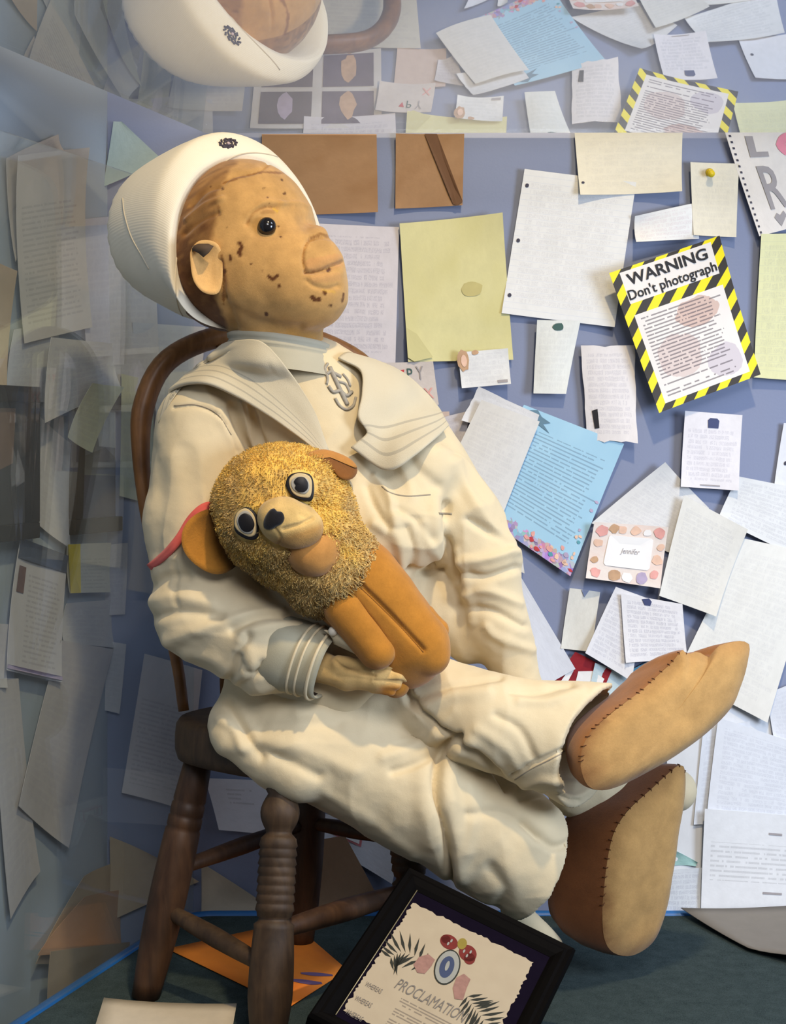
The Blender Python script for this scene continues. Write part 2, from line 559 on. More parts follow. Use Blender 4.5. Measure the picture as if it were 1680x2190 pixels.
def decal(par, name, uvs, mat, h=0.0009, label=None):
    """flat printed patch lying on a sheet, outline in the sheet's own coordinates"""
    s = SURF[par.name]
    c = np.mean(uvs, 0)
    V = [s(c[0], c[1], h)] + [s(c[0] + (a - c[0]) * .5, c[1] + (b - c[1]) * .5, h) for a, b in uvs] + [s(a, b, h) for a, b in uvs]
    n = len(uvs)
    Fc = [(0, 1 + i, 1 + (i + 1) % n) for i in range(n)] + [(1 + i, 1 + n + i, 1 + n + (i + 1) % n, 1 + (i + 1) % n) for i in range(n)]
    o = obj(name, V, Fc, mat, par, smooth=False)
    if label: o['label'] = label
    return o

def blob(cx, cy, rx, ry, n=14, j=0.0, rot=0.0):
    out = []
    for i in range(n):
        a = 2 * math.pi * i / n; k = 1 + random.uniform(-j, j)
        x, y = rx * k * math.cos(a), ry * k * math.sin(a)
        out.append((cx + x * math.cos(rot) - y * math.sin(rot), cy + x * math.sin(rot) + y * math.cos(rot)))
    return out

def rect(a, b, c, d): return [(a, b), (c, b), (c, d), (a, d)]

def text_mesh(txt, shear=0.0, bold=0.0):
    cu = bpy.data.curves.new('t', 'FONT'); cu.body = txt; cu.size = 1; cu.shear = shear; cu.offset = bold
    cu.resolution_u = 3; cu.fill_mode = 'FRONT'
    to = bpy.data.objects.new('t', cu); COL.objects.link(to)
    dg = bpy.context.evaluated_depsgraph_get()
    me = bpy.data.meshes.new_from_object(to.evaluated_get(dg))
    V = np.array([v.co[:] for v in me.vertices]); Fc = [tuple(p.vertices) for p in me.polygons]
    bpy.data.objects.remove(to); bpy.data.meshes.remove(me); bpy.data.curves.remove(cu)
    return V, Fc

def text_on(par, txt, box_, mat, surf=None, shear=0.0, bold=0.0, h=0.0012, name='lettering', skew=0.0):
    """lettering fitted into box_ (u0, v0, u1, v1) of a sheet"""
    V, Fc = text_mesh(txt, shear, bold)
    lo, hi = V.min(0), V.max(0)
    s = surf or SURF[par.name]
    u0, v0, u1, v1 = box_
    out = []
    for p in V:
        a = (p[0] - lo[0]) / (hi[0] - lo[0]); b = (p[1] - lo[1]) / (hi[1] - lo[1])
        out.append(s(u0 + a * (u1 - u0), v1 + b * (v0 - v1) + skew * a, h))
    return obj(name, out, Fc, mat, par, smooth=False)

def hand(base=WHITE, n=18, strength=0.45, seed=0, ink=INK, ruled=None, **kw):
    return m_paper(base, ink, 'hand', n, strength=strength, seed=seed, ruled=ruled, **kw)
def typed(base=WHITE, n=30, strength=0.5, seed=0, ink=BLK, **kw):
    return m_paper(base, ink, 'type', n, strength=strength, seed=seed, **kw)

m_black = m_plain('black_ink', (0.02, 0.02, 0.025), 0.6, 0.1)
m_navy = m_plain('navy_print', (0.05, 0.065, 0.16), 0.6)
m_dgreen = m_plain('dark_green_print', (0.05, 0.11, 0.10), 0.6)
m_red = m_plain('red_print', (0.50, 0.05, 0.06), 0.6)
m_pinkp = m_plain('pink_print', (0.72, 0.36, 0.33), 0.6, 0.25, 90)
m_peach = m_plain('peach_print', (0.76, 0.52, 0.40), 0.6, 0.25, 90)
m_tan = m_plain('tan_print', (0.52, 0.33, 0.20), 0.6, 0.3, 90)
m_lilac = m_plain('lilac_print', (0.45, 0.38, 0.55), 0.6, 0.25, 90)
m_white = m_plain('white_print', (0.85, 0.85, 0.86), 0.6, 0.03)
m_greyp = m_plain('grey_print', (0.36, 0.34, 0.36), 0.6, 0.1)
m_hole = m_plain('punched_hole', (0.06, 0.06, 0.09), 0.9, 0.1)
m_yband = m_plain('yellow_print', (0.72, 0.54, 0.03), 0.6, 0.1)
m_teal = m_plain('teal_print', (0.10, 0.33, 0.40), 0.6, 0.2, 40)

KR = m_paper(KRAFT, None, 'none', seed=1, tint2=(0.30, 0.17, 0.085))
# ---- upper row behind the head
o = paper('kraft_envelope', 'plain brown envelope behind the doll\'s forehead', [(560, 288), (805, 288), (808, 457), (560, 462)], KR, cat='envelope', curl=(0, 0, .012, .0))
o = paper('kraft_envelope', 'narrow brown envelope crossed by a dark slanting strap', [(846, 288), (992, 288), (988, 441), (845, 448)], KR, cat='envelope')
decal(o, 'strap', [(0.42, 0.0), (0.60, 0.0), (1.0, 0.95), (0.92, 1.0), (0.86, 0.98)], m_plain('dark_brown_strap', (0.14, 0.07, 0.035), 0.7), 0.002)
paper('handwritten_letter', 'greyish handwritten page behind the doll\'s nose and chin', [(640, 478), (853, 487), (845, 780), (640, 774)], hand(LIL, 20, .55, 1))
o = paper('yellow_sheet', 'crumpled yellow sheet right of the doll\'s mouth', [(854, 481), (1072, 459), (1096, 770), (872, 775)], m_paper(YEL, None, 'none', seed=2, tint2=(0.58, 0.55, 0.27)), curl=(.010, .016, .004, .012), cat='paper', N=14)
decal(o, 'stain', blob(0.66, 0.5, 0.10, 0.055, 16, .1), m_plain('ochre_stain', (0.50, 0.45, 0.20), 0.8))
decal(o, 'torn_corner', [(0.0, 0.75), (0.10, 0.80), (0.24, 0.97), (0.06, 1.0), (0.0, 0.97)], m_paper((0.56, 0.53, 0.27), None, 'none', seed=3), 0.003)
o = paper('ruled_letter', 'ruled white letter with three punched holes on its left edge', [(1120, 364), (1358, 392), (1311, 701), (1071, 671)], hand(WHITE, 24, .28, 3, ruled=(0.45, 0.52, 0.68)), cat='letter')
for q in (0.11, 0.49, 0.87): decal(o, 'punched_hole', blob(0.045, q, 0.017, 0.014, 10), m_hole)
o = paper('cream_page', 'wide cream page cut off by the edge of the top glass', [(1227, 286), (1457, 286), (1452, 414), (1237, 421)], hand(CREAM, 9, .16, 4), curl=(0, 0, .014, .012))
decal(o, 'punched_hole', blob(0.04, 0.8, 0.015, 0.02, 10), m_hole)
paper('curled_note', 'small curled white note left of the pinned cream note', [(1353, 466), (1483, 436), (1492, 512), (1354, 522)], hand(WHITE, 7, .4, 5, ink=(0.42, 0.2, 0.3)), bow=.006, curl=(.01, 0, 0, .016), cat='note')
o = paper('pinned_note', 'cream note held by a yellow push pin', [(1472, 350), (1576, 353), (1569, 510), (1479, 505)], hand(CREAM, 12, .2, 6), cat='note')
tp = SURF[o.name](0.40, 0.13)
v_, f_ = join([lathe(tp, tp + np.array([0, -0.004, -0.001]), [(0, .006), (1, .005)], 14), lathe(tp + np.array([0, -0.004, -0.001]), tp + np.array([0, -0.013, -0.004]), [(0, .0032), (.6, .0032), (.7, .005), (1, .0048)], 14)])
tag(recalc(obj('push_pin', v_, f_, m_plain('yellow_plastic', (0.70, 0.52, 0.02), 0.35))), 'yellow push pin in the cream note', 'push pin')
o = paper('spiral_page', 'spiral-bound page lettered in thick grey with a heart', [(1545, 286), (1712, 286), (1730, 478), (1618, 508)], m_paper((0.76, 0.72, 0.68), None, 'none', seed=9))
for q in np.linspace(0.04, 0.97, 17): decal(o, 'spiral_hole', rect(0.035, q - .010, 0.065, q + .010), m_hole)
m_gl = m_plain('grey_marker', (0.33, 0.31, 0.32), 0.7)
text_on(o, 'L', (0.24, 0.04, 0.50, 0.25), m_gl, bold=0.05)
decal(o, 'letter_heart', blob(0.78, 0.13, 0.15, 0.12, 16, .06), m_plain('pink_marker', (0.72, 0.25, 0.33), 0.6))
decal(o, 'letter_heart_centre', blob(0.80, 0.13, 0.05, 0.035, 10), m_white, 0.0016)
text_on(o, 'R', (0.28, 0.34, 0.66, 0.78), m_gl, shear=-0.15, bold=0.012)
decal(o, 'heart', [(0.36, 0.86), (0.42, 0.82), (0.47, 0.85), (0.54, 0.81), (0.58, 0.86), (0.45, 0.96)], m_gl)
decal(o, 'red_mark', blob(0.98, 0.40, 0.05, 0.06, 10), m_plain('pink_marker', (0.72, 0.25, 0.33), 0.6))
paper('yellow_legal_page', 'yellow lined page under the spiral-bound page at the right edge', [(1622, 503), (1740, 500), (1740, 818), (1606, 808)], hand((0.70, 0.70, 0.42), 18, .35, 7, ruled=(0.5, 0.52, 0.4)))
# ---- WARNING poster
def poster_mat():
    t = NT('hazard_poster')
    sp = t.n('SeparateXYZ'); t.put(sp.inputs[0], t.uv()); u, v = sp.outputs[0], sp.outputs[1]
    LT = lambda a, b: t.math('LESS_THAN', a, b)
    GT = lambda a, b: t.math('GREATER_THAN', a, b)
    OR = lambda a, b: t.math('MAXIMUM', a, b)
    AND = lambda a, b: t.math('MULTIPLY', a, b)
    side = OR(LT(u, 0.085), GT(u, 0.915))
    bott = GT(v, 0.955)
    mid = AND(GT(v, 0.245), LT(v, 0.325))
    topb = LT(v, 0.022)
    hz = OR(OR(side, bott), OR(mid, topb))
    st = t.math('FRACT', t.math('ADD', t.math('MULTIPLY', u, 4.6), t.math('MULTIPLY', v, 6.4)))
    haz = t.mix(GT(st, 0.5), (0.86, 0.74, 0.01), (0.035, 0.03, 0.025))
    rows = t.math('MULTIPLY', v, 40.0)
    row = t.math('FLOOR', rows); fr = t.math('FRACT', rows)
    cb = t.n('CombineXYZ'); t.put(cb.inputs[0], t.math('MULTIPLY', u, 22.0)); t.put(cb.inputs[1], t.math('MULTIPLY', row, 5.3))
    g = t.noise(cb.outputs[0], 1.0, 1)
    cr = t.n('CombineXYZ'); t.put(cr.inputs[0], t.math('MULTIPLY', row, 3.11))
    rag = t.math('SUBTRACT', 1.0, t.math('MULTIPLY', t.noise(cr.outputs[0], 1.0, 0), 0.45))
    tx = AND(AND(GT(fr, 0.30), LT(fr, 0.70)), AND(GT(g, 0.38), GT(u, 0.13)))
    tx = AND(AND(tx, LT(u, rag)), AND(GT(v, 0.35), LT(v, 0.92)))
    tx = AND(tx, GT(t.noise(cr.outputs[0], 2.7, 0), 0.36))
    base = t.mix(t.noise(t.uv(), 5, 4), (0.74, 0.70, 0.69), (0.80, 0.78, 0.76))
    # two soft washed-out picture patches behind the print
    def patch(cx, cy, rx, ry):
        a = t.math('DIVIDE', t.math('SUBTRACT', u, cx), rx); b = t.math('DIVIDE', t.math('SUBTRACT', v, cy), ry)
        d = t.math('ADD', t.math('MULTIPLY', a, a), t.math('MULTIPLY', b, b))
        d = t.math('ADD', d, t.math('MULTIPLY', t.math('SUBTRACT', t.noise(t.uv(), 8, 3), .5), 1.1))
        return LT(d, 1.0)
    base = t.mix(t.math('MULTIPLY', patch(0.62, 0.44, 0.20, 0.10), 0.75), base, (0.55, 0.36, 0.30))
    base = t.mix(t.math('MULTIPLY', patch(0.36, 0.68, 0.20, 0.15), 0.6), base, (0.58, 0.44, 0.42))
    base = t.mix(t.math('MULTIPLY', patch(0.74, 0.82, 0.16, 0.11), 0.6), base, (0.47, 0.42, 0.52))
    col = t.mix(t.math('MULTIPLY', tx, 0.72), base, (0.10, 0.08, 0.10))
    col = t.mix(hz, col, haz)
    return t.principled(col, 0.45, None, 0.4)
o = paper('warning_poster', 'WARNING poster with yellow and black hazard striped border', [(1294, 590), (1523, 513), (1612, 803), (1399, 884)], poster_mat(), curl=(.004, .012, .004, .004), cat='poster', off=.034, N=12)
text_on(o, 'WARNING', (0.13, 0.045, 0.86, 0.125), m_black, bold=0.02)
text_on(o, 'Don\'t photograph', (0.095, 0.150, 0.905, 0.243), m_black, bold=0.012)
# ---- middle band
o = paper('logo_note', 'narrow white note with a green logo below the ruled letter', [(1146, 686), (1238, 688), (1207, 843), (1138, 842)], hand((0.72, 0.75, 0.74), 12, .2, 8), bow=.004, cat='note')
decal(o, 'logo', blob(0.50, 0.09, 0.13, 0.055, 12, .1), m_dgreen)
o = paper('torn_note', 'torn handwritten note with a heavy black stroke, left of the poster', [(1240, 742), (1353, 740), (1357, 946), (1252, 943)], hand((0.74, 0.72, 0.74), 16, .5, 9), bow=.005, curl=(0, .004, .012, 0), jag=.012, cat='note')
decal(o, 'black_stroke', [(0.13, 0.68), (0.24, 0.66), (0.26, 0.86), (0.17, 0.87)], m_black)
o = paper('shell_card', 'small white card printed with a brown shell, under the yellow sheet', [(978, 755), (1084, 746), (1090, 822), (986, 831)], hand(WHITE, 7, .25, 10), cat='card')
decal(o, 'shell_print', blob(0.09, 0.24, 0.12, 0.30, 14, .1), m_tan)
decal(o, 'shell_centre', blob(0.10, 0.25, 0.06, 0.17, 12), m_peach, 0.0016)
decal(o, 'shell_print', blob(0.34, 0.04, 0.07, 0.07, 10, .1), m_tan)
decal(o, 'small_print', rect(0.74, 0.86, 0.94, 0.94), m_greyp)
o = paper('happy_note', 'pink-grey note lettered PPY with red and green marks beside the collar', [(800, 778), (925, 774), (937, 866), (810, 876)], m_paper((0.60, 0.55, 0.53), None, 'none', seed=11), cat='note')
text_on(o, 'Y', (0.69, 0.10, 0.82, 0.40), m_gl); text_on(o, 'P', (0.54, 0.14, 0.63, 0.38), m_dgreen)
decal(o, 'red_mark', [(0.40, 0.18), (0.50, 0.16), (0.46, 0.34)], m_red)
text_on(o, 'X', (0.78, 0.60, 0.94, 0.84), m_pinkp)
o = paper('hotel_note', 'white hotel notepaper with a navy crest, alone right of the blue letter', [(1459, 879), (1581, 888), (1572, 1048), (1450, 1040)], hand((0.76, 0.75, 0.80), 14, .55, 12, top=.22, bottom=.9), cat='note')
decal(o, 'crest', [(0.41, 0.10), (0.45, 0.07), (0.57, 0.07), (0.61, 0.10), (0.60, 0.20), (0.42, 0.20)], m_navy)
decal(o, 'small_print', rect(0.34, 0.95, 0.68, 0.965), m_greyp)
# pale blue letter
def blue_mat():
    t = NT('pale_blue_letter')
    sp = t.n('SeparateXYZ'); t.put(sp.inputs[0], t.uv()); u, v = sp.outputs[0], sp.outputs[1]
    col = t.mix(t.noise(t.uv(), 3, 4), (0.30, 0.53, 0.72), (0.42, 0.66, 0.82))
    rows = t.math('MULTIPLY', v, 34.0); row = t.math('FLOOR', rows); fr = t.math('FRACT', rows)
    cb = t.n('CombineXYZ'); t.put(cb.inputs[0], t.math('MULTIPLY', u, 26.0)); t.put(cb.inputs[1], t.math('MULTIPLY', row, 5.3))
    g = t.noise(cb.outputs[0], 1.0, 1)
    cr = t.n('CombineXYZ'); t.put(cr.inputs[0], t.math('MULTIPLY', row, 3.11))
    rn = t.noise(cr.outputs[0], 1.0, 0)
    tx = t.math('MULTIPLY', t.math('MULTIPLY', t.math('GREATER_THAN', fr, .34), t.math('LESS_THAN', fr, .70)), t.math('GREATER_THAN', g, .38))
    tx = t.math('MULTIPLY', tx, t.math('MULTIPLY', t.math('GREATER_THAN', u, .12), t.math('LESS_THAN', u, t.math('SUBTRACT', 1.05, t.math('MULTIPLY', rn, .35)))))
    tx = t.math('MULTIPLY', tx, t.math('MULTIPLY', t.math('GREATER_THAN', v, .16), t.math('LESS_THAN', v, .82)))
    tx = t.math('MULTIPLY', tx, t.math('GREATER_THAN', t.noise(cr.outputs[0], 2.7, 0), .33))
    col = t.mix(t.math('MULTIPLY', tx, .38), col, (0.06, 0.08, 0.16))
    # coral reef printed along the foot of the sheet
    reef = t.math('GREATER_THAN', t.math('ADD', v, t.math('MULTIPLY', t.math('SUBTRACT', t.noise(t.uv(), 9, 4), .5), .22)), .90)
    vo = t.n('TexVoronoi'); t.put(vo.inputs['Vector'], t.uv()); vo.inputs['Scale'].default_value = 26
    rc = t.mix(0.55, vo.outputs['Color'], (0.42, 0.12, 0.42))
    col = t.mix(t.math('MULTIPLY', reef, .8), col, rc)
    return t.principled(col, 0.7, None, 0.25)
o = paper('blue_letter', 'pale blue typed letter with dolphins on top and a coral border below', [(1118, 866), (1330, 949), (1216, 1230), (1004, 1085)], blue_mat(), off=.012, curl=(.003, .006, .004, .002))
for c in ([(0.06, 0.03), (0.14, 0.0), (0.20, 0.04), (0.30, 0.06), (0.24, 0.09), (0.33, 0.14), (0.20, 0.11), (0.10, 0.10)], [(0.04, 0.12), (0.16, 0.12), (0.12, 0.17), (0.02, 0.17)]):
    decal(o, 'dolphin_print', c, m_plain('blue_grey_print', (0.12, 0.22, 0.30), 0.6))
for k in range(26):
    decal(o, 'coral_print', blob(random.uniform(0.50, 0.99), random.choice((random.uniform(0.88, 0.985), random.uniform(0.90, 0.985), random.uniform(0.45, 0.9))) if k > 18 else random.uniform(0.86, 0.985), random.uniform(.012, .032), random.uniform(.010, .022), 8, .25) if k <= 18 else
          blob(random.uniform(0.90, 0.985), random.uniform(0.40, 0.86), random.uniform(.010, .022), random.uniform(.008, .015), 8, .2),
          random.choice((m_pinkp, m_lilac, m_red, m_teal, m_peach)))
paper('spiral_strip', 'white sheet with a spiral-torn edge behind the blue letter', [(1022, 828), (1150, 888), (1130, 935), (985, 900)], m_paper((0.68, 0.69, 0.72), BLK, 'hand', 5, strength=.2, seed=13), off=.014, jag=.01, cat='paper')
paper('torn_scrap', 'grey scribbled scrap below the right tip of the sailor collar', [(935, 895), (1005, 878), (985, 985), (945, 965)], hand((0.58, 0.55, 0.57), 8, .4, 14), cat='paper', off=.005)
paper('folded_letter', 'folded white letter overlapping the left side of the blue letter', [(1027, 856), (1150, 902), (1070, 1104), (940, 1035)], hand((0.70, 0.70, 0.69), 18, .22, 15), off=.020, bow=.006, curl=(.004, .004, .002, .002))
paper('plain_sheet', 'plain bluish white sheet beside the doll\'s trailing sleeve', [(1010, 1150), (1100, 1212), (1228, 1428), (1120, 1490)], m_paper((0.72, 0.76, 0.86), None, 'none', seed=16), off=.006, cat='paper')
paper('small_tab', 'small white tab peeking out below the blue letter', [(1090, 1165), (1115, 1180), (1120, 1225), (1095, 1215)], m_paper(WHITE, None, 'none', seed=17), off=.004, cat='paper')
paper('tilted_letter', 'tilted white letter behind the shell-bordered card', [(1417, 988), (1512, 1086), (1440, 1185), (1262, 1118)], hand((0.70, 0.71, 0.72), 20, .3, 18), off=.006, curl=(.012, .004, .0, .004))
o = paper('shell_border_card', 'greeting card bordered with pink and orange sea shells', [(1265, 1114), (1421, 1125), (1404, 1254), (1246, 1232)], m_paper((0.80, 0.73, 0.69), None, 'none', seed=19, tint2=(0.78, 0.62, 0.56)), off=.022, cat='card', curl=(.006, .006, .006, .010))
decal(o, 'name_panel', [(0.23, 0.24), (0.25, 0.21), (0.80, 0.21), (0.83, 0.24), (0.83, 0.70), (0.80, 0.74), (0.24, 0.74), (0.21, 0.70)], m_white)
text_on(o, 'Jennifer', (0.41, 0.41, 0.67, 0.53), m_greyp, shear=.3, h=.0016)
for cx, cy, r, mm in ((.12, .14, .10, m_pinkp), (.28, .09, .08, m_tan), (.40, .10, .07, m_peach), (.58, .10, .08, m_peach), (.74, .12, .06, m_white), (.90, .12, .09, m_pinkp),
                      (.94, .34, .06, m_peach), (.92, .56, .08, m_peach), (.10, .36, .07, m_peach), (.08, .66, .06, m_tan), (.12, .88, .08, m_pinkp), (.38, .88, .10, m_tan), (.55, .90, .09, m_white), (.74, .88, .10, m_lilac), (.90, .80, .07, m_pinkp)):
    decal(o, 'shell_print', blob(cx, cy, r * .85, r * 1.0, 11, .18), mm)
paper('long_letter', 'long handwritten letter with a lifted right edge beside the shell card', [(1456, 1058), (1590, 1130), (1521, 1313), (1402, 1270)], hand((0.73, 0.73, 0.70), 22, .3, 20), off=.018, curl=(.003, .006, .012, .008))
paper('edge_letter', 'handwritten page running off the right edge under the hotel notepaper', [(1572, 1018), (1760, 1055), (1760, 1220), (1530, 1108)], hand((0.72, 0.74, 0.76), 14, .4, 21), off=.010)
o = paper('punched_page', 'page with one punched hole at the right edge above the large sheets', [(1672, 905), (1770, 905), (1770, 1055), (1650, 1052)], m_paper((0.70, 0.72, 0.78), None, 'none', seed=22), off=.004, cat='paper')
decal(o, 'punched_hole', blob(0.16, 0.58, 0.035, 0.03, 10), m_hole)
paper('big_sheet', 'large white handwritten sheet behind the tip of the raised foot', [(1585, 1150), (1745, 1185), (1633, 1540), (1440, 1440)], hand((0.78, 0.78, 0.75), 26, .2, 23), off=.013)
o = paper('ticket_note', 'pale notched note left of the pair of crested hotel notes', [(1216, 1256), (1281, 1265), (1262, 1392), (1197, 1385)], m_paper((0.70, 0.70, 0.66), None, 'none', seed=24), off=.006, cat='note')
decal(o, 'notch', [(0.38, 0.0), (0.64, 0.0), (0.52, 0.12)], m_wall, 0.0012)
paper('hotel_note', 'hotel notepaper leaning left, overlapped by its upright crested twin', [(1312, 1252), (1375, 1275), (1345, 1452), (1247, 1392)], hand((0.76, 0.77, 0.82), 16, .6, 25), off=.016, cat='note', group='overlapping hotel notes')
o = paper('hotel_note', 'densely written crested hotel notepaper just above the raised foot', [(1322, 1266), (1452, 1288), (1462, 1404), (1332, 1412)], hand((0.78, 0.78, 0.82), 14, .75, 26), off=.020, cat='note', group='overlapping hotel notes')
decal(o, 'crest', [(0.34, 0.03), (0.46, 0.0), (0.50, 0.05), (0.47, 0.12), (0.38, 0.12)], m_navy)
o = paper('picture_card', 'dark red picture card with a pale round figure beside the trouser cuff', [(1228, 1392), (1306, 1432), (1268, 1520), (1168, 1478)], m_paper((0.30, 0.02, 0.03), None, 'none', seed=27, tint2=(0.20, 0.01, 0.02)), off=.005, cat='card')
decal(o, 'white_patch', [(0.32, 0.34), (0.60, 0.20), (0.92, 0.24), (0.92, 0.50), (0.58, 0.58), (0.40, 0.60)], m_white)
decal(o, 'pink_patch', [(0.62, 0.55), (0.92, 0.46), (0.98, 0.86), (0.70, 0.92)], m_pinkp)
decal(o, 'white_patch', [(0.12, 0.40), (0.22, 0.36), (0.26, 0.9), (0.10, 0.9)], m_white)
paper('teal_card', 'blue and teal card mostly hidden behind the raised foot', [(1330, 1440), (1420, 1395), (1470, 1430), (1350, 1480)], m_paper((0.10, 0.30, 0.44), None, 'none', seed=28, tint2=(0.35, 0.60, 0.70)), off=.004, cat='card')
paper('pale_card', 'pale blue card between the red picture card and the raised foot', [(1270, 1415), (1345, 1445), (1330, 1500), (1255, 1490)], m_paper((0.55, 0.68, 0.74), None, 'none', seed=29), off=.006, cat='card')
# ---- lower right
paper('lower_letter', 'handwritten sheet with a dotted corner below the raised foot', [(1500, 1560), (1600, 1540), (1600, 1760), (1480, 1760)], hand((0.70, 0.75, 0.84), 18, .3, 30), off=.005)
paper('sloping_letter', 'bluish handwritten sheet sloping down to the right edge', [(1530, 1530), (1740, 1600), (1740, 1760), (1505, 1745)], hand((0.74, 0.78, 0.86), 20, .35, 31), off=.012)
o = paper('typed_letter', 'white typed letter standing on the case floor at the right', [(1500, 1722), (1730, 1742), (1730, 1962), (1492, 1952)], typed((0.78, 0.81, 0.86), 22, .5, 32, top=.30, bottom=.66, left=.07, right=1.0), off=.016)
decal(o, 'small_print', rect(0.60, 0.18, 0.72, 0.20), m_greyp); decal(o, 'small_print', rect(0.55, 0.74, 0.72, 0.76), m_greyp)
paper('ink_letter', 'blue-inked letter just right of the standing foot\'s sole', [(1400, 1858), (1500, 1850), (1500, 1955), (1396, 1952)], hand((0.68, 0.73, 0.80), 9, .6, 33), off=.010)
paper('teal_corner', 'teal triangular paper corner showing beside the lower foot', [(1440, 1815), (1490, 1842), (1485, 1848), (1428, 1848)], m_paper((0.30, 0.50, 0.50), None, 'none', seed=34), off=.004, cat='paper')
paper('right_wall_letter', 'faint white letter between the dotted sheet and the large sheet', [(1635, 1480), (1740, 1440), (1740, 1600), (1650, 1580)], hand((0.70, 0.73, 0.80), 14, .25, 35), off=.008)
paper('backing_sheet', 'big blank white sheet behind the lower right letters', [(1440, 1420), (1690, 1500), (1690, 1955), (1400, 1955)], m_paper((0.72, 0.75, 0.80), None, 'none', seed=36), off=.003, cat='paper')
# ---- behind the chair legs
o = paper('typed_letter', 'typed letter with a signature behind the turned chair leg', [(440, 1660), (690, 1672), (686, 1792), (470, 1770)], typed((0.66, 0.68, 0.76), 12, .5, 37, top=.16, bottom=.50, left=.16, right=.35), off=.008)
o = paper('stamped_envelope', 'white stamped envelope above the brown envelope under the chair', [(690, 1735), (860, 1790), (838, 1885), (690, 1800)], m_paper((0.70, 0.72, 0.80), None, 'none', seed=38), off=.006, cat='envelope')
decal(o, 'red_stamp', rect(0.12, 0.24, 0.52, 0.56), m_plain('stamp_red', (0.60, 0.20, 0.22), .6)); decal(o, 'stamp_inner', rect(0.15, 0.30, 0.49, 0.50), m_white, .0016); decal(o, 'stamp_ink', rect(0.17, 0.31, 0.29, 0.49), m_greyp, .002)
paper('kraft_envelope', 'large brown envelope standing behind the chair rungs', [(628, 1800), (738, 1780), (816, 1926), (628, 1962)], m_paper((0.27, 0.17, 0.105), None, 'none', seed=39), off=.014, cat='envelope')
paper('beige_paper', 'beige paper slope behind the left chair leg at the rim', [(432, 1842), (560, 1925), (560, 1955), (432, 1955)], m_paper((0.50, 0.44, 0.34), None, 'none', seed=40), off=.004, cat='paper')
paper('corner_letter', 'rounded letter with a small drawing, left of the rear chair leg', [(312, 1395), (435, 1430), (402, 1728), (264, 1690)], typed((0.58, 0.55, 0.58), 30, .35, 41, top=.30), off=.010)
paper('strip_letter', 'narrow pale page left of the sleeve, beneath the yellow-edged page', [(226, 1370), (272, 1376), (258, 1524), (208, 1514)], hand((0.55, 0.55, 0.58), 14, .3, 42), off=.004)
paper('slim_page', 'slim lilac page between the yellow-edged page and the sleeve', [(225, 1165), (275, 1160), (270, 1312), (222, 1316)], hand((0.55, 0.53, 0.57), 16, .3, 43), off=.004)
paper('hat_side_page', 'grey page hanging below the back of the sailor hat', [(212, 528), (330, 520), (345, 838), (196, 835)], hand((0.48, 0.48, 0.52), 22, .3, 44), off=.004)
paper('tan_envelope', 'tan envelope leaning on the back wall left of the rear chair leg', [(238, 1784), (330, 1826), (428, 1880), (238, 1965)], m_paper((0.46, 0.36, 0.25), None, 'none', seed=48), off=.007, cat='envelope')
paper('teal_triangle', 'pale teal folded paper above the back of the hat', [(245, 262), (262, 262), (350, 345), (222, 402)], m_paper((0.36, 0.46, 0.46), None, 'none', seed=45), off=.004, cat='paper')
paper('green_edge_page', 'yellow-green page behind the chair back beside the dark frame', [(262, 800), (330, 815), (330, 1080), (258, 1060)], hand((0.50, 0.50, 0.38), 14, .3, 46), off=.005)
paper('page_by_chair', 'pale page behind the bow of the chair back', [(285, 690), (440, 700), (430, 830), (290, 835)], hand((0.46, 0.48, 0.54), 9, .3, 47), off=.002)

# ---- sheets behind the doll, seen only as mirror images in the top pane
o = paper('photo_page', 'white page of dark photographs mirrored in the top pane beside the hat', [(520, 738), (815, 742), (812, 1005), (522, 1000)], m_paper((0.62, 0.60, 0.60), None, 'none', seed=80), off=.003, cat='paper')
m_ph = m_plain('dark_photo_print', (0.10, 0.07, 0.075), .5, .5, 26); m_ph2 = m_plain('violet_photo_print', (0.12, 0.09, 0.125), .5, .5, 26)
for k_, (a_, b_) in enumerate(((.06, .05), (.54, .05), (.06, .53), (.54, .53))):
    pr = decal(o, 'photo_print', rect(a_, b_, a_ + .40, b_ + .42), (m_ph, m_ph2)[k_ % 2])
    decal(o, 'photo_figure', blob(a_ + .2, b_ + .24, .06, .17, 12, .2), m_tan if k_ % 2 else m_lilac, .0015)
paper('mirrored_letter', 'pale letter mirrored left of the photographs in the top pane', [(330, 800), (500, 790), (505, 1060), (345, 1050)], hand((0.52, 0.51, 0.50), 18, .3, 81), off=.006)
paper('mirrored_letter', 'cream letter mirrored above the photographs in the top pane', [(640, 1020), (905, 1010), (895, 1215), (650, 1225)], hand((0.60, 0.58, 0.52), 14, .3, 82), off=.005)
paper('mirrored_letter', 'grey letter mirrored beneath the hat crest in the top pane', [(380, 1070), (600, 1045), (620, 1270), (400, 1290)], hand((0.55, 0.55, 0.54), 14, .3, 83), off=.007)
paper('mirrored_letter', 'pinkish sheet mirrored right of the photographs in the top pane', [(842, 885), (960, 880), (965, 1010), (850, 1015)], m_paper((0.60, 0.48, 0.42), None, 'none', seed=84), off=.002)

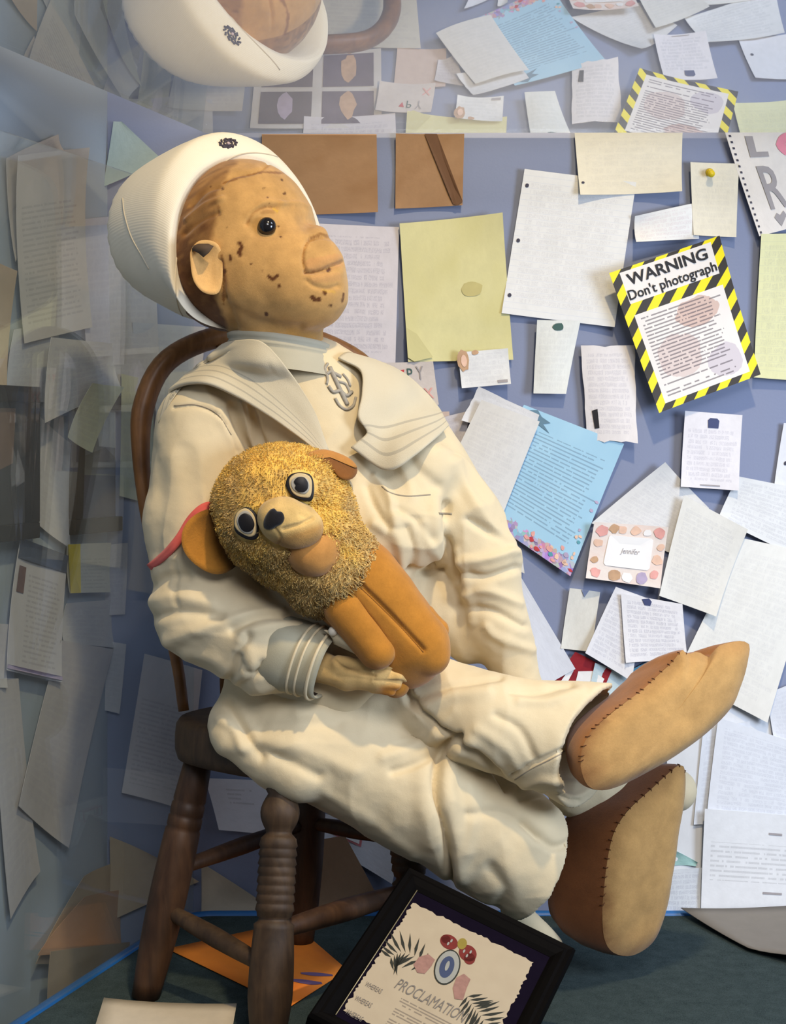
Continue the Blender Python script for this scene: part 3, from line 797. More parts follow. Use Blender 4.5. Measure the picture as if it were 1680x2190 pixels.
# ---- on the side wall, seen through the side pane
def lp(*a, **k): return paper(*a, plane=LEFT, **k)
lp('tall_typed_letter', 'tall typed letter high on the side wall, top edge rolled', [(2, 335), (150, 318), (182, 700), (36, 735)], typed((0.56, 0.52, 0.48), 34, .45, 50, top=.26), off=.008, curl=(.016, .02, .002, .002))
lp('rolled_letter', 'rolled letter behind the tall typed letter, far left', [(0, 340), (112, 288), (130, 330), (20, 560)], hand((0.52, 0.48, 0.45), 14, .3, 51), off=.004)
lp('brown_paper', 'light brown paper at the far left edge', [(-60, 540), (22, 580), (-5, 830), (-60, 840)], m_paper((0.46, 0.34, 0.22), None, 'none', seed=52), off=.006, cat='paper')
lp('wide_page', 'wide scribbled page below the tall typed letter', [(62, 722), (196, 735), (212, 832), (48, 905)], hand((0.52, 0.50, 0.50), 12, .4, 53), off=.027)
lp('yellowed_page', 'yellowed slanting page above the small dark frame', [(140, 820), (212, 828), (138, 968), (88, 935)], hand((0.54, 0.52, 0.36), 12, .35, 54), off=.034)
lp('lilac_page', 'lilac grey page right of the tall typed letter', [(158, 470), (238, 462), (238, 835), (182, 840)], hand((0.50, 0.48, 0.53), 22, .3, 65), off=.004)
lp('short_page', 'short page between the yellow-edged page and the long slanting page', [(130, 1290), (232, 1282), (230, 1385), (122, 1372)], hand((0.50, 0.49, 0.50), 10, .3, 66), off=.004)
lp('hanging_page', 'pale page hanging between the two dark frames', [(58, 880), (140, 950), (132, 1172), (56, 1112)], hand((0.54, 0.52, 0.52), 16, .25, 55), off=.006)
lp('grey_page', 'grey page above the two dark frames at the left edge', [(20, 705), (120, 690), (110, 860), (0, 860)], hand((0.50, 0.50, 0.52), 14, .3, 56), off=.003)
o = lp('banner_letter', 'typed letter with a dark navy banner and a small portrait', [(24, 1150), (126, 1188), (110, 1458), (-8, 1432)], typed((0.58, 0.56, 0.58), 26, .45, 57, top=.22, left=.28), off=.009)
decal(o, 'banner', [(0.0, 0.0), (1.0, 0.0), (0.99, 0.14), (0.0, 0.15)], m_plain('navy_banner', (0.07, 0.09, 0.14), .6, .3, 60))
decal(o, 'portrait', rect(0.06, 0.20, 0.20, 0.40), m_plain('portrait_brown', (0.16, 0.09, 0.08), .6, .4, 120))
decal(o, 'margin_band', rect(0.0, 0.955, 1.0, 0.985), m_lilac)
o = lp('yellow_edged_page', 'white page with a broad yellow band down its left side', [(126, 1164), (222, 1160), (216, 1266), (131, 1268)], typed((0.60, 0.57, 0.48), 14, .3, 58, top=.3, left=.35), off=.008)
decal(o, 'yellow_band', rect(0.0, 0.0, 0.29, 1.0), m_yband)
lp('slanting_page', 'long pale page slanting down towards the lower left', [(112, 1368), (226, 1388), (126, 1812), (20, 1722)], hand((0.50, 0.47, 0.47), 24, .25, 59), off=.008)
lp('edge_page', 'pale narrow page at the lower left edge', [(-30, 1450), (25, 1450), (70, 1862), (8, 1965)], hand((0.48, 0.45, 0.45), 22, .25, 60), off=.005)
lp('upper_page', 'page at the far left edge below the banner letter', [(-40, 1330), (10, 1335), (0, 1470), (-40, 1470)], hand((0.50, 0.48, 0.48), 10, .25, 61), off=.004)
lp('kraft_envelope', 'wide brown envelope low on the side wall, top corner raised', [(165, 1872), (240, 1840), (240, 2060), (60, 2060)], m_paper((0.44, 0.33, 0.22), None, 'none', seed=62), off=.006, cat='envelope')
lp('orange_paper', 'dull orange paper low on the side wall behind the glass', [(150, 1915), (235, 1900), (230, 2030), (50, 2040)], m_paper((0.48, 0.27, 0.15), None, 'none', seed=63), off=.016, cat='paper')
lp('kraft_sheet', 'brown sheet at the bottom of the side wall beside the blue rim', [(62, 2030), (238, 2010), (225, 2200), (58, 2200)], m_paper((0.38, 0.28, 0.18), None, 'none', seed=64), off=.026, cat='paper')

# dark picture frames on the side wall
def wall_frame(label, cor, border, picmat, patches):
    o0, n = LEFT
    C = [on_plane(u, v, o0, n) for u, v in cor]
    t = thing('framed_picture', (np.mean(C, 0)), label, 'picture frame', 'dark frames on the side wall')
    mid = np.mean(C, 0)
    ex = (C[1] + C[2] - C[0] - C[3]) / 2; ey = (C[3] + C[2] - C[0] - C[1]) / 2
    lx, ly = np.linalg.norm(ex), np.linalg.norm(ey); ex /= lx; ey /= ly
    tl = mid - ex * lx / 2 - ey * ly / 2 + n * 0.004
    b = border
    mf = M_FR
    for nm, a, s1, s2 in (('frame_rail', tl, ex * lx, ey * b), ('frame_rail', tl + ey * (ly - b), ex * lx, ey * b), ('frame_rail', tl + ey * b, ex * b, ey * (ly - 2 * b)), ('frame_rail', tl + ex * (lx - b) + ey * b, ex * b, ey * (ly - 2 * b))):
        obj(nm, *box(a, s1, s2, n * 0.016, 0.0015), mf, t, smooth=False)
    pic = obj('picture', *box(tl + ex * b + ey * b, ex * (lx - 2 * b), ey * (ly - 2 * b), n * 0.006), picmat, t, smooth=False)
    o2 = tl + ex * b + ey * b + n * 0.0066
    for pts, mm in patches:
        V = [o2 + ex * (lx - 2 * b) * a + ey * (ly - 2 * b) * c for a, c in pts]
        obj('picture_patch', V, [tuple(range(len(V)))], mm, pic, smooth=False)
    return t
M_FR = m_wood('dark_frame_wood', (0.010, 0.008, 0.007), (0.025, 0.02, 0.016), rough=.6, spec=.1)
wall_frame('large dark framed picture cut by the left edge', [(-95, 820), (58, 828), (55, 1150), (-95, 1168)], .020, m_plain('dim_picture', (0.05, 0.05, 0.055), .6, .3, 30, .1),
           [([(0.45, 0.05), (0.8, 0.05), (0.75, 0.5), (0.5, 0.55)], m_plain('dim_brown', (0.16, 0.10, 0.07), .6, .3, 30))])
wall_frame('smaller dark frame holding a grey photograph beside the chair', [(140, 842), (265, 848), (252, 1134), (134, 1142)], .020, m_plain('grey_photo', (0.30, 0.29, 0.27), .5, .2, 30),
           [([(0.35, 0.02), (1, 0.02), (1, 0.36), (0.45, 0.34), (0.4, 0.2)], m_plain('photo_white', (0.60, 0.58, 0.54), .6)), ([(0.0, 0.6), (1, 0.62), (1, 1), (0, 1)], m_plain('photo_dark', (0.09, 0.085, 0.11), .6, .4, 40)), ([(0.0, 0.45), (0.6, 0.35), (1, 0.5), (1, 0.62), (0, 0.6)], m_plain('photo_mid', (0.22, 0.20, 0.17), .6, .3, 40))])

# ---- loose papers on the case floor
def floor_sheet(name, label, px, mat, cat, z=0.0015, lift=None, N=8):
    C = [on_plane(u, v, np.array([0, 0, z]), np.array([0, 0, 1.0])) for u, v in px]
    lift = lift or (0, 0, 0, 0)
    def surf(a, b, e=0.0):
        p = (C[0] * (1 - a) + C[1] * a) * (1 - b) + (C[3] * (1 - a) + C[2] * a) * b
        l = lift[0] * ((1 - a) * (1 - b)) ** 1.5 + lift[1] * (a * (1 - b)) ** 1.5 + lift[2] * (a * b) ** 1.5 + lift[3] * ((1 - a) * b) ** 1.5
        return p + np.array([0, 0, l + e])
    V = [surf(i / N, j / N) for j in range(N + 1) for i in range(N + 1)]
    UV = [(i / N, j / N) for j in range(N + 1) for i in range(N + 1)]
    n1 = N + 1
    Fc = [(j * n1 + i, (j + 1) * n1 + i, (j + 1) * n1 + i + 1, j * n1 + i + 1) for j in range(N) for i in range(N)]
    o = obj(name, V, Fc, mat, uv=UV, loc=np.mean(C, 0))
    md = o.modifiers.new('thickness', 'SOLIDIFY'); md.thickness = 0.0009; md.offset = 1
    tag(o, label, cat); SURF[o.name] = surf
    return o
o = floor_sheet('orange_card', 'bright orange card with purple drawing on the floor under the chair', [(622, 1972), (742, 2075), (618, 2155), (358, 2030)], m_paper((0.85, 0.25, 0.03), None, 'none', seed=70, tint2=(0.74, 0.20, 0.03)), 'card')
m_purp = m_plain('purple_crayon', (0.16, 0.10, 0.22), .7)
def stroke(par, pts, wd, mat, name='drawn_line'):
    P = catmull(pts, 16); T = np.gradient(P, axis=0); T /= np.linalg.norm(T, axis=1)[:, None]
    Nn = np.stack([-T[:, 1], T[:, 0]], 1); s = SURF[par.name]; V = []
    for i, (p, n) in enumerate(zip(P, Nn)):
        k = wd * (0.35 + 0.65 * math.sin(math.pi * (i + .5) / 16))
        V += [s(*(p + n * k), .0014), s(*(p - n * k), .0014)]
    return obj(name, V, [(2 * i, 2 * i + 2, 2 * i + 3, 2 * i + 1) for i in range(15)], mat, par, smooth=False)
stroke(o, [(0.78, 0.46), (0.86, 0.36), (0.97, 0.22)], .028, m_purp)
stroke(o, [(0.80, 0.62), (0.86, 0.56), (0.92, 0.50), (0.98, 0.42)], .034, m_purp)
stroke(o, [(0.70, 0.80), (0.78, 0.72), (0.84, 0.66)], .02, m_plain('grey_crayon', (0.30, 0.27, 0.30), .7))
stroke(o, [(0.36, 0.64), (0.40, 0.60), (0.44, 0.56)], .014, m_black)
stroke(o, [(0.39, 0.70), (0.43, 0.65), (0.47, 0.61)], .014, m_black)
floor_sheet('cream_envelope', 'cream envelope lying at the front edge by the rear chair leg', [(222, 2146), (506, 2170), (480, 2290), (180, 2270)], m_paper((0.62, 0.54, 0.42), None, 'none', seed=71), 'envelope', lift=(.006, .012, .002, .002))
floor_sheet('grey_paper', 'grey-brown paper leaning out from the wall at the lower right', [(1455, 1958), (1800, 1958), (1800, 2095), (1600, 2035)], m_paper((0.22, 0.205, 0.185), None, 'none', seed=72), 'paper', lift=(.010, .02, .03, .004))

# ================================================================== SCULPTING HELPERS (signed distance fields in local pixels)
def rc(P, a, b, r1, r2):
    a = np.asarray(a, float); b = np.asarray(b, float)
    ab = b - a; q = P - a
    t = np.clip(q @ ab / (ab @ ab), 0, 1)
    return np.linalg.norm(q - t[:, None] * ab, axis=1) - (r1 + t * (r2 - r1))

def ell(P, c, r, R=None):
    q = P - np.asarray(c, float)
    if R is not None: q = q @ R
    r = np.asarray(r, float)
    k0 = np.linalg.norm(q / r, axis=1); k1 = np.linalg.norm(q / (r * r), axis=1) + 1e-9
    return k0 * (k0 - 1) / k1

def smin(a, b, k):
    h = np.clip(0.5 + 0.5 * (b - a) / k, 0, 1)
    return b + (a - b) * h - k * h * (1 - h)

def rotw(deg):
    a = math.radians(deg); c, s = math.cos(a), math.sin(a)
    return np.array([[c, -s, 0], [s, c, 0], [0, 0, 1.0]])

def hash3(i):
    n = i[..., 0] * 374761393 + i[..., 1] * 668265263 + i[..., 2] * 2147483647
    n = (n ^ (n >> 13)) * 1274126177
    return ((n ^ (n >> 16)) & 0xffff) / 65535.0

def vnoise(P, scale, seed=0):
    q = P / scale + seed * 17.31
    i = np.floor(q).astype(np.int64); f = q - i
    f = f * f * (3 - 2 * f)
    r = 0
    for dx in (0, 1):
        for dy in (0, 1):
            for dz in (0, 1):
                w_ = (f[:, 0] if dx else 1 - f[:, 0]) * (f[:, 1] if dy else 1 - f[:, 1]) * (f[:, 2] if dz else 1 - f[:, 2])
                r = r + w_ * hash3(i + np.array([dx, dy, dz]))
    return r * 2 - 1

def mesh_sdf(fn, lo, hi, h):
    lo = np.asarray(lo, float); hi = np.asarray(hi, float)
    B = 4
    nc = np.ceil((hi - lo) / (h * B)).astype(int)
    n = nc * B + 1
    cx = [lo[k] + (np.arange(nc[k]) + .5) * h * B for k in range(3)]
    G = np.stack(np.meshgrid(*cx, indexing='ij'), -1).reshape(-1, 3)
    Fcoarse = fn(G).reshape(nc)
    near = np.abs(Fcoarse) < h * B * 1.75
    fine = np.where(Fcoarse < 0, -1.0, 1.0).astype(np.float32) * 1e3
    Fv = np.full(n, 1e3, np.float32)
    up = np.repeat(np.repeat(np.repeat(fine, B, 0), B, 1), B, 2)
    Fv[:-1, :-1, :-1] = up
    Fv[-1] = Fv[-2]; Fv[:, -1] = Fv[:, -2]; Fv[:, :, -1] = Fv[:, :, -2]
    mk = np.zeros(n, bool)
    um = np.repeat(np.repeat(np.repeat(near, B, 0), B, 1), B, 2)
    mk[:-1, :-1, :-1] |= um; mk[1:, :-1, :-1] |= um; mk[:-1, 1:, :-1] |= um; mk[:-1, :-1, 1:] |= um
    mk[1:, 1:, :-1] |= um; mk[1:, :-1, 1:] |= um; mk[:-1, 1:, 1:] |= um; mk[1:, 1:, 1:] |= um
    idx = np.argwhere(mk)
    Fv[mk] = fn(lo + idx * h)
    neg = Fv < 0
    # cells with a sign change
    c = np.zeros(np.array(n) - 1, np.int8)
    for dx in (0, 1):
        for dy in (0, 1):
            for dz in (0, 1):
                c += neg[dx:n[0] - 1 + dx, dy:n[1] - 1 + dy, dz:n[2] - 1 + dz]
    act = (c > 0) & (c < 8)
    ci = np.argwhere(act)
    vid = np.full(act.shape, -1, np.int64); vid[act] = np.arange(len(ci))
    acc = np.zeros((len(ci), 3)); cnt = np.zeros(len(ci))
    cor = [np.array(q) for q in ((0, 0, 0), (1, 0, 0), (0, 1, 0), (1, 1, 0), (0, 0, 1), (1, 0, 1), (0, 1, 1), (1, 1, 1))]
    fv = [Fv[tuple((ci + q).T)].astype(float) for q in cor]
    for a, b in ((0, 1), (2, 3), (4, 5), (6, 7), (0, 2), (1, 3), (4, 6), (5, 7), (0, 4), (1, 5), (2, 6), (3, 7)):
        s = (fv[a] < 0) != (fv[b] < 0)
        t = np.where(s, fv[a] / (fv[a] - fv[b] + 1e-12), 0)
        acc += np.where(s[:, None], cor[a] + t[:, None] * (cor[b] - cor[a]), 0); cnt += s
    V = lo + (ci + acc / cnt[:, None]) * h
    Q = []
    for ax in range(3):
        o1, o2 = (ax + 1) % 3, (ax + 2) % 3
        sl0 = [slice(None)] * 3; sl1 = [slice(None)] * 3
        sl0[ax] = slice(0, -1); sl1[ax] = slice(1, None)
        A, Bn = neg[tuple(sl0)], neg[tuple(sl1)]
        e = np.argwhere(A != Bn)
        ok = (e[:, o1] > 0) & (e[:, o2] > 0) & (e[:, o1] < n[o1] - 1) & (e[:, o2] < n[o2] - 1)
        e = e[ok]
        ins = A[tuple(e.T)]
        def cell(d1, d2):
            q = e.copy(); q[:, o1] += d1; q[:, o2] += d2
            return vid[tuple(q.T)]
        quad = np.stack([cell(-1, -1), cell(0, -1), cell(0, 0), cell(-1, 0)], 1)
        quad[~ins] = quad[~ins][:, ::-1]
        Q.append(quad)
    Q = np.vstack(Q)
    Q = Q[(Q >= 0).all(1)]
    return V, Q

def vnormals(V, Q):
    fn_ = np.cross(V[Q[:, 2]] - V[Q[:, 0]], V[Q[:, 3]] - V[Q[:, 1]])
    N = np.zeros_like(V)
    for k in range(4):
        for c in range(3):
            N[:, c] += np.bincount(Q[:, k], fn_[:, c], len(V))
    return N / (np.linalg.norm(N, axis=1)[:, None] + 1e-9)

def relax(V, Q, it=2, lam=0.5):
    for _ in range(it):
        A = np.zeros_like(V); c = np.zeros(len(V))
        for k in range(4):
            a, b = Q[:, k], Q[:, (k + 1) % 4]
            for x, y in ((a, b), (b, a)):
                for d in range(3): A[:, d] += np.bincount(x, V[y, d], len(V))
                c += np.bincount(x, minlength=len(V))
        V = V + lam * (A / np.maximum(c, 1)[:, None] - V)
    return V

def seg_dist(px, py, pts):
    d = np.full(len(px), 1e9)
    P = np.asarray(pts, float)
    for a, b in zip(P[:-1], P[1:]):
        ab = b - a
        t = np.clip(((px - a[0]) * ab[0] + (py - a[1]) * ab[1]) / (ab @ ab + 1e-9), 0, 1)
        d = np.minimum(d, np.hypot(px - a[0] - t * ab[0], py - a[1] - t * ab[1]))
    return d

def folds(V, Q, lines, wmin=None):
    """press creases (negative) and raise ridges (positive) along lines on the side facing the room"""
    N = vnormals(V, Q)
    u, v = proj(V)
    front = np.clip(N[:, 2] * 2.5 + 0.3, 0, 1)
    d = np.zeros(len(V))
    for ln in lines:
        pts, sig, amp = ln[:3]
        P = catmull([p[:2] for p in pts], 5 * len(pts)) if len(pts) > 2 else np.array(pts, float)
        m = (u > P[:, 0].min() - 3 * sig) & (u < P[:, 0].max() + 3 * sig) & (v > P[:, 1].min() - 3 * sig) & (v < P[:, 1].max() + 3 * sig)
        if len(ln) > 3: m &= (V[:, 2] > ln[3])
        i = np.where(m)[0]
        if len(i):
            ds = seg_dist(u[i], v[i], P)
            d[i] += amp * np.exp(-(ds / sig) ** 2)
    return V + N * (d * front)[:, None]

def rough_up(V, Q, layers):
    N = vnormals(V, Q)
    d = 0
    for sc, amp, sd in layers:
        d = d + amp * vnoise(V * np.array([1, 1, 1.0]), sc, sd)
    return V + N * np.asarray(d)[:, None]

def crumple(V, Q, sc, amp, seed=0, stretch=(1, 1, 1)):
    """ridged noise: soft sharp-crested cloth folds"""
    N = vnormals(V, Q)
    q = V * np.asarray(stretch, float)
    q = q + 0.35 * sc * np.stack([vnoise(V, sc * 1.6, seed + k) for k in (1, 2, 3)], 1)
    r = 1 - np.abs(vnoise(q, sc, seed + 5))
    return V + N * (amp * (r ** 3 - 0.35))[:, None]

def sculpt(name, V, Q, mat, parent, col=None):
    o = obj(name, to_world(V), Q[:, ::-1], mat, parent, col=col)
    return o

def bvh_of(*objs):
    vs, fs, o = [], [], 0
    for ob in objs:
        b = ORI[ob.name]
        n = len(ob.data.vertices)
        co = np.zeros(n * 3); ob.data.vertices.foreach_get('co', co)
        vs.append(co.reshape(-1, 3) + b)
        fs += [tuple(i + o for i in p.vertices) for p in ob.data.polygons]
        o += n
    return BVHTree.FromPolygons(np.vstack(vs).tolist(), fs)

def hit(bv, u, v, off=0.0, default=None):
    d = ray(u, v); d /= np.linalg.norm(d)
    loc, nor, i, dist = bv.ray_cast(Vector(CAM), Vector(d))
    if loc is None: return default
    n = np.array(nor)
    if n @ d > 0: n = -n
    return np.array(loc) + n * off

def drape_line(bv, pts, r, n=None, off=0.0, flat=1.0, seg=6, closed=False):
    n = n or max(8, len(pts) * 5)
    P = catmull(pts, n, closed) if len(pts) > 2 else np.linspace(pts[0], pts[1], n)
    Wd = []
    last = None
    for u, v in P:
        h = hit(bv, u, v, off, None)
        if h is None: h = last
        if h is not None: Wd.append(h); last = h
    if closed: Wd.append(Wd[0])
    return tube(Wd, r, seg, flat)

def drape_patch(bv, outline, off=0.002, rings=5, dome=0.0, n=40, smooth_=True, skirt=0.003):
    P = resample_closed(outline, n) if smooth_ else np.array(outline, float)
    n = len(P); c = P.mean(0)
    V = []
    for k in range(1, rings + 1):
        t = k / rings
        for p in P:
            q = c + (p - c) * t
            V.append(hit(bv, q[0], q[1], off + dome * math.sqrt(max(0, 1 - t * t)), None))
    ok = [v for v in V if v is not None]
    for i, v in enumerate(V):
        if v is None:
            V[i] = V[i - 1] if i and V[i - 1] is not None else ok[0]
    ctr = hit(bv, c[0], c[1], off + dome, np.mean(ok, 0))
    for p in P:
        h = hit(bv, c[0] + (p[0] - c[0]) * 1.02, c[1] + (p[1] - c[1]) * 1.02, -skirt, None)
        V.append(h if h is not None else V[(rings - 1) * n + len(V) - rings * n])
    V = np.vstack([[ctr], V])
    Fc = [(0, 1 + (i + 1) % n, 1 + i) for i in range(n)]
    for k in range(rings):
        for i in range(n):
            j = (i + 1) % n
            Fc.append((1 + k * n + i, 1 + k * n + j, 1 + (k + 1) * n + j, 1 + (k + 1) * n + i))
    return V, Fc

# ================================================================== CHAIR
m_chair = m_wood('worn_brown_wood', (0.028, 0.013, 0.007), (0.082, 0.040, 0.019), (70, 70, 10), 0.5)
m_chair2 = m_wood('bare_dark_wood', (0.028, 0.015, 0.008), (0.085, 0.050, 0.025), (60, 60, 12), 0.6)
m_bow = m_wood('bent_bow_wood', (0.11, 0.045, 0.014), (0.27, 0.125, 0.045), (60, 60, 12), 0.42)
Ab = at(310, 2137, 1.861); Bb = at(572, 2228, 1.732)
Ab[2] = 0; Bb[2] = 0
fwd = Bb - Ab; fwd[2] = 0; fwd /= np.linalg.norm(fwd)
away = np.array([-fwd[1], fwd[0], 0])
Cb = Ab + away * 0.265; Db = Bb + away * 0.262 + fwd * 0.0
At = at(425, 1600, 1.895); Bt = at(603, 1668, 1.80)
seat_bot = 0.270
At[2] = Bt[2] = seat_bot + 0.004
Ct = At + away * 0.20; Dt = Bt + away * 0.205
chair = thing('wooden_chair', (-0.13, 1.88, 0), 'small brown wooden bow-back chair with turned legs under the doll', 'chair')
R_ = S * 0.985
def turned(a, b):
    Lg = np.linalg.norm(np.asarray(b) - np.asarray(a)) / S
    prof = [(0, 30)]
    prof += [(14, 31), (22, 29), (30, 32)]
    for k in range(9):
        an = math.pi * k / 8
        prof.append((38 + 74 * (k / 8), 27 + 14 * math.sin(an)))
    prof += [(116, 27), (122, 33), (126, 37)]
    for k in range(8):
        prof += [(130 + k * 18, 37.5 + (k > 2)), (140 + k * 18, 40.5), (144 + k * 18, 37)]
    prof += [(278, 36), (282, 31), (288, 34), (294, 42), (302, 41)]
    for k in range(1, 9): prof.append((302 + (Lg - 302) * k / 8, 41 + 5 * math.sin(k / 8 * math.pi) - (0 if k < 6 else (k - 5) * 2)))
    prof.append((Lg, 36))
    return [(min(q[0] / Lg, 1), q[1] * R_) for q in prof]
def plain_leg(a, b):
    Lg = np.linalg.norm(np.asarray(b) - np.asarray(a)) / S
    prof = [(0, 30), (40, 33), (90, 36), (96, 34), (100, 37), (120, 37), (124, 35), (128, 38), (146, 38), (150, 36), (156, 39)]
    for k in range(1, 11):
        t = k / 10
        prof.append((156 + (Lg - 156) * t, 39 + 4 * math.sin(math.pi * t) - 9 * t * t))
    return [(min(q[0] / Lg, 1), q[1] * R_) for q in prof]
for a, b, pf, mm in ((At, Ab, plain_leg, m_chair), (Bt, Bb, turned, m_chair2), (Ct, Cb, plain_leg, m_chair), (Dt, Db, turned, m_chair2)):
    recalc(obj('leg', *lathe(a, b, pf(a, b)), mm, chair))
def rung(a, b, r, mm):
    recalc(obj('stretcher', *lathe(a, b, [(0, r * .7), (.06, r * .85), (.3, r * 1.05), (.5, r * 1.15), (.7, r * 1.05), (.94, r * .85), (1, r * .7)], 16), mm, chair))
mixp = lambda a, b, t: np.asarray(a) * (1 - t) + np.asarray(b) * t
rung(mixp(At, Ab, .63), mixp(Bt, Bb, .74), 18 * S, m_chair2)
rung(mixp(At, Ab, .47), mixp(Ct, Cb, .42), 17 * S, m_chair)
rung(mixp(Ct, Cb, .42), mixp(Dt, Db, .40), 17 * S, m_chair)
rung(mixp(Bt, Bb, .60), mixp(Dt, Db, .62), 21 * S, m_chair)
# seat: rounded saddle slab
sc = (At + Bt + Ct + Dt) / 4; sc[2] = 0
n = 64
outl = []
for k in range(n):
    a = 2 * math.pi * k / n
    c, s_ = math.cos(a), math.sin(a)
    e = 3.0
    r = (abs(c) ** e + abs(s_) ** e) ** (-1 / e)
    outl.append(fwd * (c * r * 0.128) + away * (s_ * r * 0.138))
outl = np.array(outl)
rows = [(0.0, .0), (0.55, .0), (0.90, 0.0), (0.975, .004), (1.0, .016), (1.0, .030), (0.99, .044), (0.96, .051), (0.6, .047), (0.0, .042)]
V = []
for k, z in rows:
    V += list(sc + outl * max(k, 0.001) + np.array([0, 0, seat_bot + z]))
recalc(obj('seat', V, ring_faces(len(rows), n, True, True, True), m_chair2, chair))
bow_pts = [at(398, 1520, 1.925), at(384, 1420, 1.93), at(350, 1260, 1.945), at(318, 1090, 1.955), at(306, 960, 1.962), at(312, 870, 1.968), at(350, 785, 1.98), at(420, 737, 1.995), at(520, 712, 2.015), at(620, 714, 2.035), at(715, 742, 2.05), at(790, 792, 2.065), at(835, 880, 2.075), at(840, 1000, 2.08), at(800, 1200, 2.075), at(740, 1400, 2.06), at(715, 1520, 2.045)]
obj('back_bow', *tube(catmull([p + np.array([-.003, 0, 0.0]) for p in bow_pts], 70), np.interp(np.linspace(0, 1, 70), [0, .18, .3, .75, 1], [15, 19, 31, 29, 15]) * S, 16, 0.8), m_bow, chair)
for t_, (tu, bu) in enumerate((((470, 720, 2.0), (480, 1520, 1.95)), ((560, 715, 2.02), (545, 1520, 1.975)), ((650, 722, 2.04), (610, 1520, 2.0)))):
    recalc(obj('spindle', *lathe(at(*bu), at(*tu), [(0, .005), (.3, .0075), (.6, .0065), (1, .0045)], 12), m_bow, chair))

# ================================================================== DOLL
doll = thing('sailor_doll', (-0.10, 1.88, 0.305), 'old cloth doll in a cream sailor suit and white hat, sitting on the chair', 'doll')
Fd = np.array([0.714, -0.02, 0.70])        # the way the face looks (right, down, nearer)

# ---- head
HC = L(520, 520, 5)
def head_sdf(P):
    d = ell(P, HC, (160, 178, 168))
    d = smin(d, ell(P, L(484, 556, 0), (136, 146, 150)), 40)
    d = smin(d, ell(P, L(630, 603, 92), (104, 99, 104)), 55)
    d = smin(d, ell(P, L(560, 590, 85), (105, 108, 95)), 50)
    d = smin(d, ell(P, L(678, 566, 114), (46, 60, 40)), 34)
    d = smin(d, ell(P, L(655, 640, 95), (80, 61, 82)), 36)
    d = smin(d, ell(P, L(676, 499, 92), (20, 16, 22)), 26)
    d = smin(d, rc(P, L(592, 690, 30), L(592, 790, 20), 96, 100), 22)
    return d
V, Q = mesh_sdf(head_sdf, (-540, -650, -230), (-60, -110, 260), 3.2)
hair_edge = [(520, 325), (492, 372), (472, 420), (466, 470), (458, 520), (466, 640), (488, 700), (496, 760)]
face_lines = [
    ([(612, 300), (560, 362), (500, 376), (478, 392)], 4, -5),
    ([(528, 478), (540, 455), (565, 443), (590, 443)], 5, -6), ([(535, 462), (565, 432), (600, 436)], 9, 5),
    ([(545, 500), (570, 508), (595, 500)], 8, -3), ([(550, 486), (590, 486)], 20, -6),
    ([(690, 506), (664, 508), (651, 528), (647, 556), (652, 580)], 3.5, -6),
    ([(652, 583), (672, 582), (700, 574), (735, 560)], 4.5, -9), ([(660, 570), (690, 556), (722, 548)], 9, 2.5), ([(668, 596), (700, 592), (728, 582)], 10, 3),
    ([(665, 510), (685, 503), (712, 510)], 4, -7),
    ([(655, 600), (672, 612), (700, 618), (722, 612)], 5, -4),
    ([(600, 436), (640, 434), (668, 446)], 5, 4), ([(655, 475), (680, 470)], 12, -6),
    ([(470, 560), (476, 600), (478, 640)], 5, -7),
    ([(400, 470), (440, 440), (475, 425)], 6, 6), ([(395, 500), (430, 470), (465, 455)], 6, -6), ([(410, 440), (440, 410), (470, 400)], 6, -5),
    ([(500, 660), (560, 690), (640, 700)], 10, -3), ([(480, 640), (500, 690), (500, 730)], 9, -6)]
V = folds(V, Q, face_lines)
V = rough_up(V, Q, [(60, 1.6, 1), (22, 0.9, 2)])
u, v = proj(V)
N = vnormals(V, Q)
nz = vnoise(V, 30, 3) * .5 + vnoise(V, 11, 4) * .3
tan = np.array([0.50, 0.285, 0.098]); hairc = np.array([0.13, 0.052, 0.016]); hair2 = np.array([0.34, 0.175, 0.055])
edge_u = np.interp(v, [q[1] for q in hair_edge], [q[0] for q in hair_edge])
ish = np.clip((edge_u - u + 14 * nz) / 12, 0, 1)
ish = np.maximum(ish, (V[:, 2] < -10) * 1.0 * (v < 700))
str_ = np.clip(vnoise(V * np.array([0.35, 1.0, 1.0]) + np.array([0, 0.5, 0]) * V[:, :1], 9, 7) * .5 + .45 + (480 - v) / 260, 0, 1)[:, None]  # strands darken downwards, painting the hat's shade into the hair
ct = tan * (1 + 0.17 * nz[:, None])
st2 = np.clip((v - 655) / 50, 0, 1) * np.clip((u - 560) / 60, 0, 1) * np.clip(nz * 1.2 + .5, 0, 1)
ct = ct * (1 - .5 * st2[:, None]) + np.array([0.50, 0.23, 0.03]) * (.5 * st2[:, None])
C = ct * (1 - ish[:, None]) + (hairc * (1 - str_) + hair2 * str_) * ish[:, None]
def mark(C, pts, r, colr, a=1.0):
    P = np.array(pts, float)
    d = seg_dist(u, v, P) if len(P) > 1 else np.hypot(u - P[0, 0], v - P[0, 1])
    k = np.clip((r - d + 1.8 * vnoise(V, 6, 9)) / 2.2, 0, 1) * (N[:, 2] > -.1) * a
    return C * (1 - k[:, None]) + np.array(colr) * k[:, None]
brown = (0.105, 0.036, 0.010)
